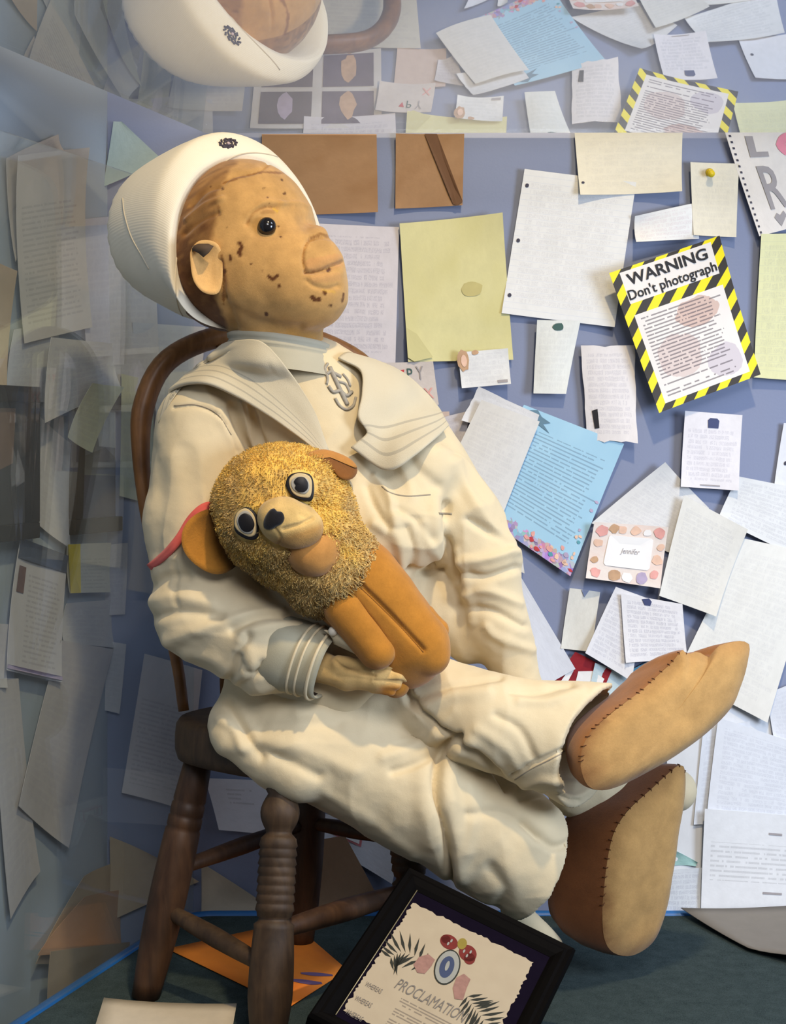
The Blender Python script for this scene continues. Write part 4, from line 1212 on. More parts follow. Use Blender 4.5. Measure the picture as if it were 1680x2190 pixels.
for pts, r in ((((602, 385),), 4), (((562, 403), (566, 402)), 3), (((608, 414),), 4.5), (((476, 404),), 3.5), (((572, 422),), 3), (((575, 434),), 2.5),
               (((513, 520), (516, 528), (512, 540), (514, 545)), 6), (((492, 545), (493, 557)), 4), (((485, 487),), 2.5), (((595, 484),), 3), (((600, 507),), 3), (((560, 580),), 3),
               (((574, 591), (583, 598), (592, 590)), 4.5), (((597, 612),), 5.5), (((700, 578), (704, 576)), 4.5), (((692, 624), (695, 626)), 5), (((668, 635), (675, 642), (682, 640)), 5.5), (((703, 653), (707, 654)), 3.5),
               (((570, 671),), 5.5), (((735, 628), (732, 645)), 3.5), (((480, 580),), 5), (((536, 565),), 2.5), (((450, 399),), 2.5)):
    C = mark(C, pts, r, brown)
for pts, r, a in (([(478, 392), (520, 377), (560, 368), (610, 370)], 3.2, .75), ([(652, 584), (670, 583), (690, 577)], 3.5, .8), ([(690, 506), (664, 508), (651, 528), (647, 556), (652, 580)], 2.2, .55),
                  ([(528, 478), (540, 455), (565, 443), (590, 443)], 3, .5), ([(668, 508), (685, 500), (706, 508)], 4, .6), ([(474, 545), (478, 600), (478, 650)], 3.5, .8), ([(466, 440), (470, 460)], 4, .6),
                  ([(560, 455), (585, 452)], 5, .35)):
    C = mark(C, pts, r, (0.20, 0.075, 0.018), a)
for pts, r, a in (([(585, 446), (592, 452)], 4, .6), ([(690, 620), (715, 625)], 4, .25)):
    C = mark(C, pts, r, (0.62, 0.38, 0.02), a)
for pts, r, a in (([(665, 565), (720, 556)], 14, .28), ([(672, 598), (722, 592)], 10, .20)):
    C = mark(C, pts, r, (0.52, 0.22, 0.10), a)
m_face = m_felt('worn_tan_felt')
head = sculpt('head', V, Q, m_face, doll, C)
bv_head = bvh_of(head)
# bead eyes
m_eye = m_plain('black_bead', (0.010, 0.009, 0.010), 0.12, 0.05, 10, 0.6)
def sphere(c, r, n=20, m=12):
    V = []
    r = np.broadcast_to(np.asarray(r, float), (3,))
    for i in range(m + 1):
        a = math.pi * i / m
        for k in range(n):
            b = 2 * math.pi * k / n
            V.append(np.asarray(c) + r * np.array([math.sin(a) * math.cos(b), math.sin(a) * math.sin(b), math.cos(a)]))
    return np.array(V), ring_faces(m + 1, n)
pe = hit(bv_head, 570, 486, 0.002)
recalc(obj('eye', *sphere(pe, 19 * S), m_eye, doll))
pm = to_world(L(652, 468, 2))
recalc(obj('eye', *sphere(pm, 17 * S), m_eye, doll))
# ear (near side), a cupped flap with its tip folded over
eo = [(407, 560), (408, 535), (424, 516), (448, 514), (467, 524), (475, 550), (476, 590), (473, 612), (466, 627), (450, 630), (430, 622), (413, 598)]
P = resample_closed(eo, 48); c = np.array([444, 575.0])
V, ne = [], 48
base_w = 172.0
for side in (0, 1):
    for k in range(1, 7):
        t = k / 6
        for p in P:
            q = c + (p - c) * t
            wv = base_w + (18 * t ** 2.2 if side == 0 else 18 * t ** 2.2 - 9) - 0.25 * (q[0] - 444)
            if q[0] > 462: wv -= 10 * (q[0] - 462) / 14
            V.append(W(q[0], q[1], wv))
V = [W(c[0], c[1], base_w)] + V[:6 * ne] + [W(c[0], c[1], base_w - 9)] + V[6 * ne:]
Fc = [(0, 1 + (i + 1) % ne, 1 + i) for i in range(ne)]
o2 = 1 + 6 * ne
for k in range(5):
    for i in range(ne):
        j = (i + 1) % ne
        Fc += [(1 + k * ne + i, 1 + k * ne + j, 1 + (k + 1) * ne + j, 1 + (k + 1) * ne + i), (o2 + 1 + k * ne + j, o2 + 1 + k * ne + i, o2 + 1 + (k + 1) * ne + i, o2 + 1 + (k + 1) * ne + j)]
Fc += [(o2, o2 + 1 + i, o2 + 1 + (i + 1) % ne) for i in range(ne)]
Fc += [(1 + 5 * ne + i, 1 + 5 * ne + (i + 1) % ne, o2 + 1 + 5 * ne + (i + 1) % ne, o2 + 1 + 5 * ne + i) for i in range(ne)]
m_ear = m_felt('ear_felt', False, (0.62, 0.37, 0.14))
ear = recalc(obj('ear', V, Fc, m_ear, doll))
V = [W(409, 527, 196), W(424, 521, 200), W(445, 521, 202), W(456, 526, 200), W(446, 540, 206), W(434, 550, 208), W(424, 541, 205), W(411, 535, 200)]
V2 = [p + np.array([0, 0.003, 0]) for p in V]
recalc(obj('folded_tip', V + V2, [tuple(range(8)), tuple(range(8, 16))[::-1]] + [(i, (i + 1) % 8, 8 + (i + 1) % 8, 8 + i) for i in range(8)], m_plain('dark_grey_felt', (0.085, 0.055, 0.035), .95), ear))

# ---- hat
def hat():
    e1 = np.array([0, 1.0, 0]); e2 = np.array([0.70, 0, -0.714]); nn = np.array([0.714, 0, 0.70])
    st = [(505, 540, 150, -60), (530, 544, 196, -6), (535, 545, 208, 2), (536, 544, 214, 4), (533, 539, 218, 2), (522, 522, 220, -12), (502, 503, 219, -34), (470, 500, 208, -66), (435, 499, 193, -100), (400, 499, 177, -134), (368, 500, 160, -166), (348, 502, 146, -186),
          (338, 503, 134, -196), (330, 504, 120, -204), (325, 505, 95, -208), (322, 506, 60, -211), (320, 506, 2, -213)]
    st = [(a_, b_, c_, d_ * .5) for a_, b_, c_, d_ in st]
    A = catmull(np.array(st, float), 66)
    n = 96; V = []
    for i, (cu, cv, R, cw) in enumerate(A):
        c = L(cu, cv, cw)
        for k in range(n):
            a = 2 * math.pi * k / n
            # gathered pleats towards the crown
            pl = 1 + (0.018 * math.sin(a * 30) * np.clip((i - 42) / 8, 0, 1) * np.clip((64 - i) / 6, 0, 1))
            kq = np.clip((cu - 430) / 90, 0, 1) if i > 8 else 1.0
            ca, sa = math.cos(a), math.sin(a)
            if ca > 0:
                cq = abs(ca) ** (2 / 3) * 0.775; sq = math.copysign(abs(sa) ** (2 / 3), sa)
                ca = ca * (1 - kq) + cq * kq; sa = sa * (1 - kq) + sq * kq
            V.append(c + R * pl * (ca * e1 + sa * e2))
    V = np.array(V)
    V += (vnoise(V, 70, 11) * 3.0)[:, None] * np.array([0, .7, .7])
    return to_world(V), ring_faces(len(A), n, True, False, True)
m_hat = m_cloth('white_twill', (0.76, 0.69, 0.545), (0.83, 0.765, 0.62), twill=True, stain=(0.74, 0.66, 0.5))
hatp = recalc(obj('hat', *hat(), m_hat, doll))
bv_hat = bvh_of(hatp)
obj('crown_seam', *drape_line(bv_hat, [(262, 424), (266, 458), (280, 505), (302, 545), (318, 575)], 1.8 * S, 30), m_plain('crown_seam_thread', (0.60, 0.54, 0.42), .9), hatp)
rimpts = [(645, 392), (625, 352), (590, 337), (545, 332), (505, 342), (465, 372), (430, 420), (402, 480), (388, 545), (384, 610), (390, 660), (405, 690)]
obj('rim_seam', *drape_line(bv_hat, [(q[0] - 9, q[1] - 5) for q in rimpts[1:]], 1.6 * S, 60), m_plain('seam_thread', (0.55, 0.48, 0.36), .9), hatp)
# embroidered crest
parts = []
for k in range(11):
    a = 2 * math.pi * k / 11
    parts.append(drape_line(bv_hat, [(487 + 14 * math.cos(a), 307 + 7.5 * math.sin(a)), (487 + 20 * math.cos(a + .5), 307 + 10 * math.sin(a + .5))], 2.4 * S, 4, .0006))
parts.append(drape_line(bv_hat, [(487 + 9 * math.cos(a), 307 + 5 * math.sin(a)) for a in np.linspace(0, 6.2, 8)], 2.2 * S, 16, .0006))
parts.append(drape_line(bv_hat, [(478, 300), (496, 314)], 2.0 * S, 5, .0008)); parts.append(drape_line(bv_hat, [(497, 300), (478, 314)], 2.0 * S, 5, .0008))
obj('crest', *join(parts), m_plain('dark_embroidery', (0.055, 0.045, 0.06), .7, .5, 400), hatp)['label'] = 'dark embroidered crest on the hat front'
obj('crest_pearl', *sphere(hit(bv_hat, 487, 308, .001), 4 * S, 10, 6), m_plain('pale_thread', (0.55, 0.42, 0.42), .5), hatp)

# ---- blouse
def blouse_sdf(P):
    d = rc(P, L(652, 868, -10), L(735, 1150, 0), 150, 178)
    d = smin(d, rc(P, L(735, 1150, 0), L(700, 1420, -10), 178, 165), 40)
    d = smin(d, rc(P, L(520, 850, -5), L(800, 880, -30), 100, 95), 50)      # shoulders
    arm = rc(P, L(440, 915, 40), L(425, 1120, 62), 104, 114)
    arm = smin(arm, rc(P, L(425, 1120, 62), L(438, 1300, 85), 114, 106), 20)
    arm = smin(arm, rc(P, L(438, 1300, 90), L(560, 1385, 140), 108, 92), 20)
    arm = smin(arm, rc(P, L(560, 1385, 140), L(620, 1400, 156), 90, 72), 14)
    arm = np.maximum(arm, (P - L(630, 1402, 158)) @ np.array([0.90, 0.33, 0.28]))
    d = smin(d, arm, 26)
    la = rc(P, L(880, 945, -20), L(985, 1110, 0), 88, 84)
    la = smin(la, rc(P, L(985, 1110, 0), L(1035, 1200, 6), 84, 76), 24)
    la = smin(la, rc(P, L(1035, 1200, 6), L(1062, 1330, -6), 72, 66), 16)
    la = smin(la, rc(P, L(1062, 1330, -6), L(1118, 1480, -40), 66, 44), 16)
    d = smin(d, la, 24)
    d = smin(d, ell(P, L(835, 1130, 105), (118, 104, 88)), 26)             # blouse bag at the waist
    d = smin(d, ell(P, L(880, 1010, 70), (90, 80, 70)), 30)
    d = smin(d, rc(P, L(880, 1240, -60), L(1010, 1350, -50), 90, 70), 24)
    return d
V, Q = mesh_sdf(blouse_sdf, (-560, -220, -260), (360, 690, 330), 4.2)
bl = [
    ([(497, 868), (512, 915), (535, 965)], 9, -13), ([(515, 865), (530, 915), (556, 970)], 9, 11), ([(538, 868), (552, 930), (570, 975)], 8, -12), ([(470, 880), (495, 935), (520, 975)], 10, 5),
    ([(372, 872), (420, 868), (465, 888), (492, 930), (505, 965)], 4, -5),
    ([(330, 960), (345, 1080), (335, 1180)], 18, -5), ([(370, 980), (390, 1080), (370, 1190)], 20, 5),
    ([(312, 1262), (352, 1238), (400, 1232)], 11, -9), ([(318, 1290), (370, 1275), (450, 1290)], 14, 7), ([(330, 1320), (390, 1310), (470, 1320)], 11, -8),
    ([(375, 1200), (372, 1240), (378, 1290)], 7, -4),
    ([(360, 1370), (430, 1345), (520, 1318), (600, 1312)], 14, 10), ([(500, 1345), (548, 1322), (610, 1318)], 9, -11), ([(512, 1390), (530, 1355), (590, 1340), (640, 1342)], 12, 11),
    ([(470, 1480), (500, 1440), (512, 1395), (530, 1360)], 10, -14), ([(500, 1480), (540, 1450), (560, 1420)], 10, -8), ([(540, 1480), (590, 1468), (640, 1470)], 9, 6),
    ([(400, 1400), (450, 1410), (490, 1450)], 14, 6), ([(520, 1425), (535, 1440), (600, 1440)], 9, -6),
    ([(955, 1080), (952, 1130), (965, 1190), (980, 1240)], 8, -14), ([(930, 1060), (930, 1130), (945, 1200)], 13, 8),
    ([(975, 990), (1000, 1050), (1060, 1140), (1095, 1165)], 13, 10), ([(1000, 1110), (1050, 1140), (1100, 1170)], 9, -11), ([(985, 1200), (1040, 1195), (1100, 1178)], 11, 10), ([(990, 1225), (1040, 1235), (1105, 1215)], 9, -10),
    ([(1000, 1270), (1040, 1262), (1110, 1290)], 11, 8), ([(1010, 1300), (1060, 1310), (1120, 1340)], 9, -9), ([(975, 1180), (1000, 1260), (1010, 1330)], 10, 7), ([(1040, 1340), (1060, 1360), (1135, 1390)], 10, 7),
    ([(800, 1020), (830, 1060), (845, 1120)], 9, 9), ([(785, 1040), (800, 1080), (830, 1130)], 8, -8), ([(850, 1090), (890, 1110), (920, 1150)], 10, -7), ([(800, 1120), (850, 1150), (860, 1220)], 11, 8), ([(870, 1130), (885, 1180), (880, 1220)], 9, -8), ([(905, 1120), (920, 1170), (940, 1205)], 10, 7),
    ([(870, 1225), (910, 1225), (945, 1215)], 7, -12), ([(880, 985), (900, 1010), (935, 1040)], 12, -7), ([(850, 985), (870, 1020), (880, 1060)], 12, 5)]
V = folds(V, Q, bl)
V = crumple(V, Q, 130, 5.5, 3)
V = rough_up(V, Q, [(45, 1.8, 5), (18, .7, 6)])
m_blouse = m_cloth('cream_sailor_cloth', (0.62, 0.515, 0.33), (0.71, 0.605, 0.41))
blouse = sculpt('blouse', V, Q, m_blouse, doll)
bv_bl = bvh_of(blouse)
m_seam = m_plain('grey_stitching', (0.30, 0.26, 0.20), .9)
obj('pocket_seam', *drape_line(bv_bl, [(816, 1040), (835, 1054), (870, 1061), (920, 1058)], 1.5 * S, 24), m_seam, blouse)
obj('buttonhole', *drape_line(bv_bl, [(938, 1098), (966, 1099)], 2.6 * S, 8), m_seam, blouse)
obj('shoulder_seam', *drape_line(bv_bl, [(372, 868), (420, 866), (465, 886), (494, 930)], 1.3 * S, 24), m_seam, blouse)

# neck band
def rings(spec, n=48):
    V = []
    for c, ax, ra, rb, wob in spec:
        x, y = frame_of(np.asarray(ax, float))
        for k in range(n):
            a = 2 * math.pi * k / n
            V.append(np.asarray(c) + ra * math.cos(a) * x * (1 + wob * math.sin(3 * a + 1)) + rb * math.sin(a) * y * (1 + wob * math.cos(2 * a)))
    return np.array(V), ring_faces(len(spec), n)
m_grey = m_cloth('faded_grey_trim', (0.38, 0.36, 0.28), (0.48, 0.455, 0.36))
up = (0, 0, 1)
sp = []
for dv, r in ((714, 106), (718, 113), (726, 114), (729, 111), (734, 115), (740, 116), (743, 113), (748, 117), (756, 119), (768, 124), (790, 132)):
    sp.append((W(598 + (dv - 718) * .25, dv + 10, 22), (0.12, 0.05, 1), r * S, r * S, 0.0))
band = recalc(obj('neckband', *rings(sp), m_grey, doll))

# ---- sailor collar, two draped panels
bv_cb = bvh_of(blouse, band)
def panel(grid, offs, n=46, m=34, bvs=bv_cb):
    G = np.array(grid, float)
    A = np.array([catmull(G[i], n) for i in range(len(G))])
    B = np.array([catmull(A[:, j], m) for j in range(n)]).transpose(1, 0, 2)   # m x n x 3 (u, v, extra)
    Wd = np.zeros((m, n, 3)); dep = np.zeros((m, n))
    for i in range(m):
        for j in range(n):
            uu, vv, ex = B[i, j]
            h = hit(bvs, uu, vv, 0, None)
            dep[i, j] = np.nan if h is None else h[1]
    # fill and smooth depth
    for _ in range(60):
        nanm = np.isnan(dep)
        if not nanm.any(): break
        d2 = dep.copy()
        for i, j in np.argwhere(nanm):
            nb = [dep[a, b] for a, b in ((i - 1, j), (i + 1, j), (i, j - 1), (i, j + 1)) if 0 <= a < m and 0 <= b < n and not np.isnan(dep[a, b])]
            if nb: d2[i, j] = np.mean(nb)
        dep = d2
    for _ in range(3):
        p = np.pad(dep, 1, 'edge')
        sm = (p[:-2, 1:-1] + p[2:, 1:-1] + p[1:-1, :-2] + p[1:-1, 2:] + dep) / 5
        dep = np.minimum(dep, sm)
    org = dep.copy()
    for it in range(16):
        p = np.pad(dep, 1, 'edge')
        dep = (p[:-2, 1:-1] + p[2:, 1:-1] + p[1:-1, :-2] + p[1:-1, 2:] + dep) / 5
        if it in (7, 12): dep = np.minimum(dep, org + .002)
    for i in range(m):
        for j in range(n):
            uu, vv, ex = B[i, j]
            Wd[i, j] = at(uu, vv, dep[i, j] - (offs + ex) * S)
    UV = [(j / (n - 1), i / (m - 1)) for i in range(m) for j in range(n)]
    Fc = [(i * n + j, i * n + j + 1, (i + 1) * n + j + 1, (i + 1) * n + j) for i in range(m - 1) for j in range(n - 1)]
    return Wd.reshape(-1, 3), Fc, UV
def collar_mat():
    t = NT('striped_collar_cloth')
    sp_ = t.n('SeparateXYZ'); t.put(sp_.inputs[0], t.uv()); v_ = sp_.outputs[1]
    co = t.obj()
    col = t.mix(t.noise(co, 14, 5), (0.52, 0.465, 0.34), (0.61, 0.55, 0.415))
    m_ = None
    for c in (0.70, 0.80, 0.90):
        k = t.math('LESS_THAN', t.math('ABSOLUTE', t.math('SUBTRACT', v_, c)), 0.011)
        m_ = k if m_ is None else t.math('MAXIMUM', m_, k)
    col = t.mix(t.math('MULTIPLY', m_, .55), col, (0.30, 0.28, 0.23))
    tape = t.math('MULTIPLY', t.math('GREATER_THAN', v_, .70), t.math('LESS_THAN', v_, .90))
    h = t.math('ADD', t.math('MULTIPLY', t.noise(co, 1400, 2), .6), t.math('MULTIPLY', tape, 1.0))
    h = t.math('SUBTRACT', h, t.math('MULTIPLY', m_, 1.5))
    return t.principled(col, .92, t.bump(h, .5, .0012), .12, .15)
m_collar = collar_mat()
# rows run from the neck edge (first) to the striped outer edge (last)
left_grid = [
    [(452, 772, 0), (478, 742, 8), (520, 730, 14), (560, 732, 14), (598, 768, 12), (640, 824, 12), (676, 888, 12), (700, 962, 12)],
    [(415, 800, 4), (448, 768, 14), (500, 752, 20), (550, 765, 20), (590, 800, 16), (632, 850, 14), (672, 905, 14), (698, 966, 13)],
    [(378, 842, 2), (412, 796, 16), (470, 784, 24), (530, 806, 24), (580, 842, 20), (628, 886, 16), (668, 928, 15), (697, 972, 14)],
    [(338, 905, -14), (362, 840, 22), (432, 822, 48), (505, 850, 46), (570, 888, 36), (622, 924, 26), (664, 955, 18), (696, 984, 15)]]
V, Fc, UV = panel(left_grid, 10, 60, 36)
colr = obj('collar_panel', V, Fc, m_collar, doll, uv=UV)
md = colr.modifiers.new('thickness', 'SOLIDIFY'); md.thickness = 0.004; md.offset = -1
right_grid = [
    [(722, 768, 2), (735, 760, 4), (748, 760, 4), (764, 766, 0)],
    [(770, 795, 16), (792, 784, 18), (818, 784, 14), (846, 794, 0)],
    [(773, 846, 26), (812, 836, 26), (860, 830, 20), (904, 838, 4)],
    [(764, 892, 30), (816, 890, 30), (872, 882, 24), (936, 876, 8)],
    [(784, 926, 24), (826, 945, 34), (884, 926, 28), (948, 896, 12)],
    [(750, 958, 14), (826, 1006, 34), (888, 974, 32), (958, 912, 16)]]
V, Fc, UV = panel(right_grid, 10, 44, 44)
colr2 = obj('collar_panel', V, Fc, m_collar, doll, uv=UV)
md = colr2.modifiers.new('thickness', 'SOLIDIFY'); md.thickness = 0.004; md.offset = -1

# embroidered anchor on the chest
m_anchor = m_plain('grey_embroidery', (0.34, 0.31, 0.26), .8, .3, 300)
pp = []
def dl(pts, r, n=None): pp.append(drape_line(bv_bl, pts, r * S, n, .0006))
dl([(704, 786), (716, 812), (728, 838), (742, 866)], 5)
dl([(702, 826), (712, 838), (726, 836), (740, 846), (752, 838)], 4)
dl([(698, 800), (706, 796), (716, 800), (728, 806)], 4)
dl([(716, 852), (726, 868), (740, 876), (754, 868), (760, 850)], 3.4)
dl([(700, 778), (694, 790), (700, 808), (698, 822)], 3.2)
dl([(732, 800), (742, 812), (748, 826)], 3)
dl([(722, 816), (738, 822), (748, 842)], 3)
obj('anchor_emblem', *join(pp), m_anchor, doll)['label'] = 'grey embroidered anchor on the chest'

# ---- near cuff, hand
ax = np.array([0.90, -0.28, -0.33])
cc = lambda u_, v_, w_: W(u_, v_, w_)
spec = []
for u_, v_, w_, r in ((588, 1389, 148, 80), (600, 1392, 152, 85), (634, 1403, 160, 84), (638, 1404, 161, 82), (655, 1409, 164, 82), (660, 1411, 165, 81), (676, 1415, 168, 81), (681, 1417, 169, 80), (697, 1421, 172, 80), (707, 1424, 174, 77), (704, 1424, 174, 72), (680, 1418, 169, 71), (640, 1405, 160, 66), (610, 1395, 154, 30)):
    spec.append((cc(u_, v_, w_), ax, r * S, r * S * .95, 0.04))
def cuff_mat():
    t = NT('grey_green_cuff')
    col = t.mix(t.noise(t.obj(), 30, 4), (0.33, 0.31, 0.225), (0.45, 0.42, 0.31))
    return t.principled(col, .92, t.bump(t.noise(t.obj(), 1400, 2), .3, .0007), .12, .1)
cuff_o = recalc(obj('cuff', *rings(spec), cuff_mat(), doll))
for (u0, v0, w0), wd_ in (((652, 1408, 163.5), 5), ((668, 1413, 166.5), 4.5), ((692, 1420, 171), 6)):
    kx, ky = frame_of(np.asarray(ax, float)); r_ = 82.5 * S
    cp = [W(u0, v0, w0) + r_ * math.cos(a) * kx * (1 + .04 * math.sin(3 * a + 1)) + r_ * .95 * math.sin(a) * ky * (1 + .04 * math.cos(2 * a)) for a in np.linspace(0, 2 * math.pi, 49)]
    obj('cuff_tape', *tube(cp, wd_ * S * .6, 6), m_blouse, cuff_o)
shade_rings = [(cc(704, 1423, 173), ax, 73 * S, 70 * S, .04), (cc(670, 1415, 167), ax, 66 * S, 63 * S, .03), (cc(640, 1406, 160), ax, 40 * S, 40 * S, 0)]
recalc(obj('cuff_shade', *rings(shade_rings), m_plain('cuff_shade_brown', (0.035, 0.022, 0.015), .95), doll))  # dark brown stands for the shadow inside the sleeve opening
# open cuff flap over the wrist with its white buttons
fl = [[(694, 1346, 222), (722, 1352, 232), (760, 1372, 236)], [(712, 1362, 226), (745, 1376, 236), (790, 1402, 232)], [(716, 1374, 218), (760, 1394, 226), (815, 1424, 222)]]
G = np.array([[W(*q) for q in r] for r in fl])
A = np.array([catmull(r, 16) for r in G]); B = np.array([catmull(A[:, j], 10) for j in range(16)]).transpose(1, 0, 2)
o = obj('cuff_flap', B.reshape(-1, 3), [(i * 16 + j, i * 16 + j + 1, (i + 1) * 16 + j + 1, (i + 1) * 16 + j) for i in range(9) for j in range(15)], m_blouse, doll)
md = o.modifiers.new('thickness', 'SOLIDIFY'); md.thickness = .003; md.offset = -1
for bu in ((752, 1368, 244), (712, 1350, 236)):
    recalc(obj('cuff_button', *sphere(W(*bu), 10 * S, 14, 8), m_plain('white_button', (0.75, 0.70, 0.58), .4), doll))
def hand_sdf(P):
    d = rc(P, L(672, 1422, 172), L(742, 1446, 190), 34, 27)
    d = smin(d, rc(P, L(742, 1446, 190), L(806, 1450, 212), 27, 26), 12)
    d = smin(d, rc(P, L(806, 1440, 214), L(846, 1424, 222), 20, 15), 10)      # fingers
    d = smin(d, rc(P, L(846, 1422, 222), L(866, 1432, 214), 14, 9), 3)
    d = smin(d, rc(P, L(810, 1452, 216), L(850, 1446, 224), 17, 13), 5)
    d = smin(d, rc(P, L(850, 1446, 224), L(866, 1450, 214), 12, 9), 3)
    d = smin(d, rc(P, L(806, 1462, 212), L(846, 1464, 220), 15, 12), 5)
    d = smin(d, rc(P, L(800, 1470, 206), L(836, 1478, 214), 12, 10), 5)
    d = smin(d, rc(P, L(724, 1420, 200), L(770, 1420, 214), 17, 12), 8)       # thumb
    d = smin(d, rc(P, L(770, 1420, 214), L(806, 1412, 220), 12, 8), 5)
    return d
V, Q = mesh_sdf(hand_sdf, (-230, 420, 100), (50, 600, 270), 2.6)
V = folds(V, Q, [([(716, 1412), (740, 1432), (800, 1446)], 4, -4), ([(800, 1436), (830, 1434), (862, 1438)], 3, -3), ([(800, 1456), (860, 1458)], 3, -3), ([(720, 1446), (790, 1452)], 5, -2)])
V = rough_up(V, Q, [(24, 1.2, 3)])
u, v = proj(V)
C = np.array([0.64, 0.42, 0.165]) * (1 + .2 * vnoise(V, 20, 2)[:, None])
k = np.clip((v - 1462) / 10, 0, 1)[:, None] * np.clip((u - 800) / 20, 0, 1)[:, None]
C = C * (1 - k) + np.array([0.55, 0.22, 0.03]) * k
hand_o = sculpt('hand', V, Q, m_face, doll, C)

# ---- trousers
def trouser_sdf(P):
    d = rc(P, L(585, 1500, 0), L(840, 1500, -10), 112, 122)
    d = smin(d, rc(P, L(510, 1548, 50), L(640, 1590, 70), 66, 104), 30)
    nl = rc(P, L(640, 1580, 72), L(900, 1695, 45), 112, 128)
    nl = smin(nl, rc(P, L(900, 1695, 40), L(1075, 1800, -10), 128, 130), 30)
    nl = smin(nl, rc(P, L(1075, 1800, -10), L(1190, 1880, -50), 130, 122), 10)
    nl = np.maximum(nl, (P - L(1196, 1850, 60)) @ np.array([0.823, 0.462, -0.331]))
    nl = np.maximum(nl, -rc(P, L(1150, 1850, -60), L(1400, 2000, -140), 100, 120))
    d = smin(d, nl, 24)
    d = smin(d, rc(P, L(498, 1572, 105), L(640, 1655, 135), 46, 60), 26)
    fl_ = rc(P, L(850, 1475, 10), L(1050, 1545, 110), 96, 96)
    fl_ = smin(fl_, rc(P, L(1050, 1545, 110), L(1275, 1600, 95), 96, 134), 16)
    fl_ = np.maximum(fl_, (P - L(1212, 1600, 190)) @ np.array([0.81, 0.224, 0.542]))
    fl_ = np.maximum(fl_, -rc(P, L(1170, 1585, 105), L(1420, 1605, 95), 94, 152))
    d = smin(d, fl_, 10)
    d = smin(d, rc(P, L(1230, 1690, -150), L(1448, 1692, -170), 60, 46), 14)
    d = smin(d, rc(P, L(1100, 1950, -60), L(1185, 2022, -110), 30, 18), 14)
    return d
V, Q = mesh_sdf(trouser_sdf, (-420, 410, -330), (700, 1240, 330), 4.4)
tr = [
    ([(984, 1574), (950, 1596), (934, 1640), (932, 1700), (948, 1770), (958, 1830), (964, 1900)], 8, -20), ([(1000, 1590), (965, 1630), (958, 1700), (972, 1780), (985, 1870)], 20, 12), ([(905, 1600), (905, 1700), (925, 1800)], 22, 7),
    ([(868, 1470), (880, 1500), (930, 1550), (985, 1590), (1050, 1640), (1085, 1690)], 8, -18), ([(875, 1500), (920, 1480), (1000, 1462), (1070, 1450)], 9, -8), ([(900, 1520), (960, 1490), (1040, 1480)], 15, 8),
    ([(840, 1650), (900, 1630), (945, 1600)], 9, -9), ([(820, 1620), (880, 1600), (930, 1575)], 14, 7), ([(560, 1600), (640, 1640), (680, 1660)], 12, -8), ([(480, 1600), (560, 1590), (640, 1600), (760, 1650)], 18, 7),
    ([(490, 1500), (520, 1560), (560, 1620)], 10, -10), ([(470, 1540), (500, 1560), (520, 1600)], 10, 7), ([(560, 1560), (640, 1548), (720, 1550)], 14, -5), ([(640, 1530), (760, 1500), (860, 1480)], 20, 8), ([(700, 1700), (800, 1760), (880, 1830)], 14, 5),
    ([(1000, 1740), (1080, 1740), (1150, 1790)], 12, -7), ([(1050, 1860), (1080, 1900), (1060, 1950)], 16, -8), ([(1120, 1760), (1180, 1810), (1225, 1800)], 10, -9), ([(1000, 1680), (1010, 1740), (1000, 1820)], 14, 6),
    ([(1095, 1660), (1130, 1640), (1180, 1615), (1210, 1600)], 5, -8), ([(1100, 1690), (1160, 1670), (1225, 1680)], 10, 8), ([(1110, 1715), (1170, 1700), (1235, 1712)], 5, -6), ([(1060, 1530), (1110, 1560), (1140, 1620)], 10, -6), ([(1020, 1560), (1080, 1600), (1110, 1650)], 12, 5),
    ([(1110, 1500), (1170, 1500), (1240, 1480)], 10, 6), ([(1090, 1480), (1150, 1478), (1220, 1468)], 8, -7)]
V = folds(V, Q, tr)
V = crumple(V, Q, 145, 5.5, 8)
V = rough_up(V, Q, [(45, 1.8, 2), (18, .7, 3)])
trousers = sculpt('trousers', V, Q, m_blouse, doll)
bv_tr = bvh_of(trousers)
for seam in ([(1100, 1668), (1135, 1645), (1185, 1620), (1208, 1606)],):
    obj('hem_stitch', *drape_line(bv_tr, seam, 1.4 * S, 20), m_seam, trousers)

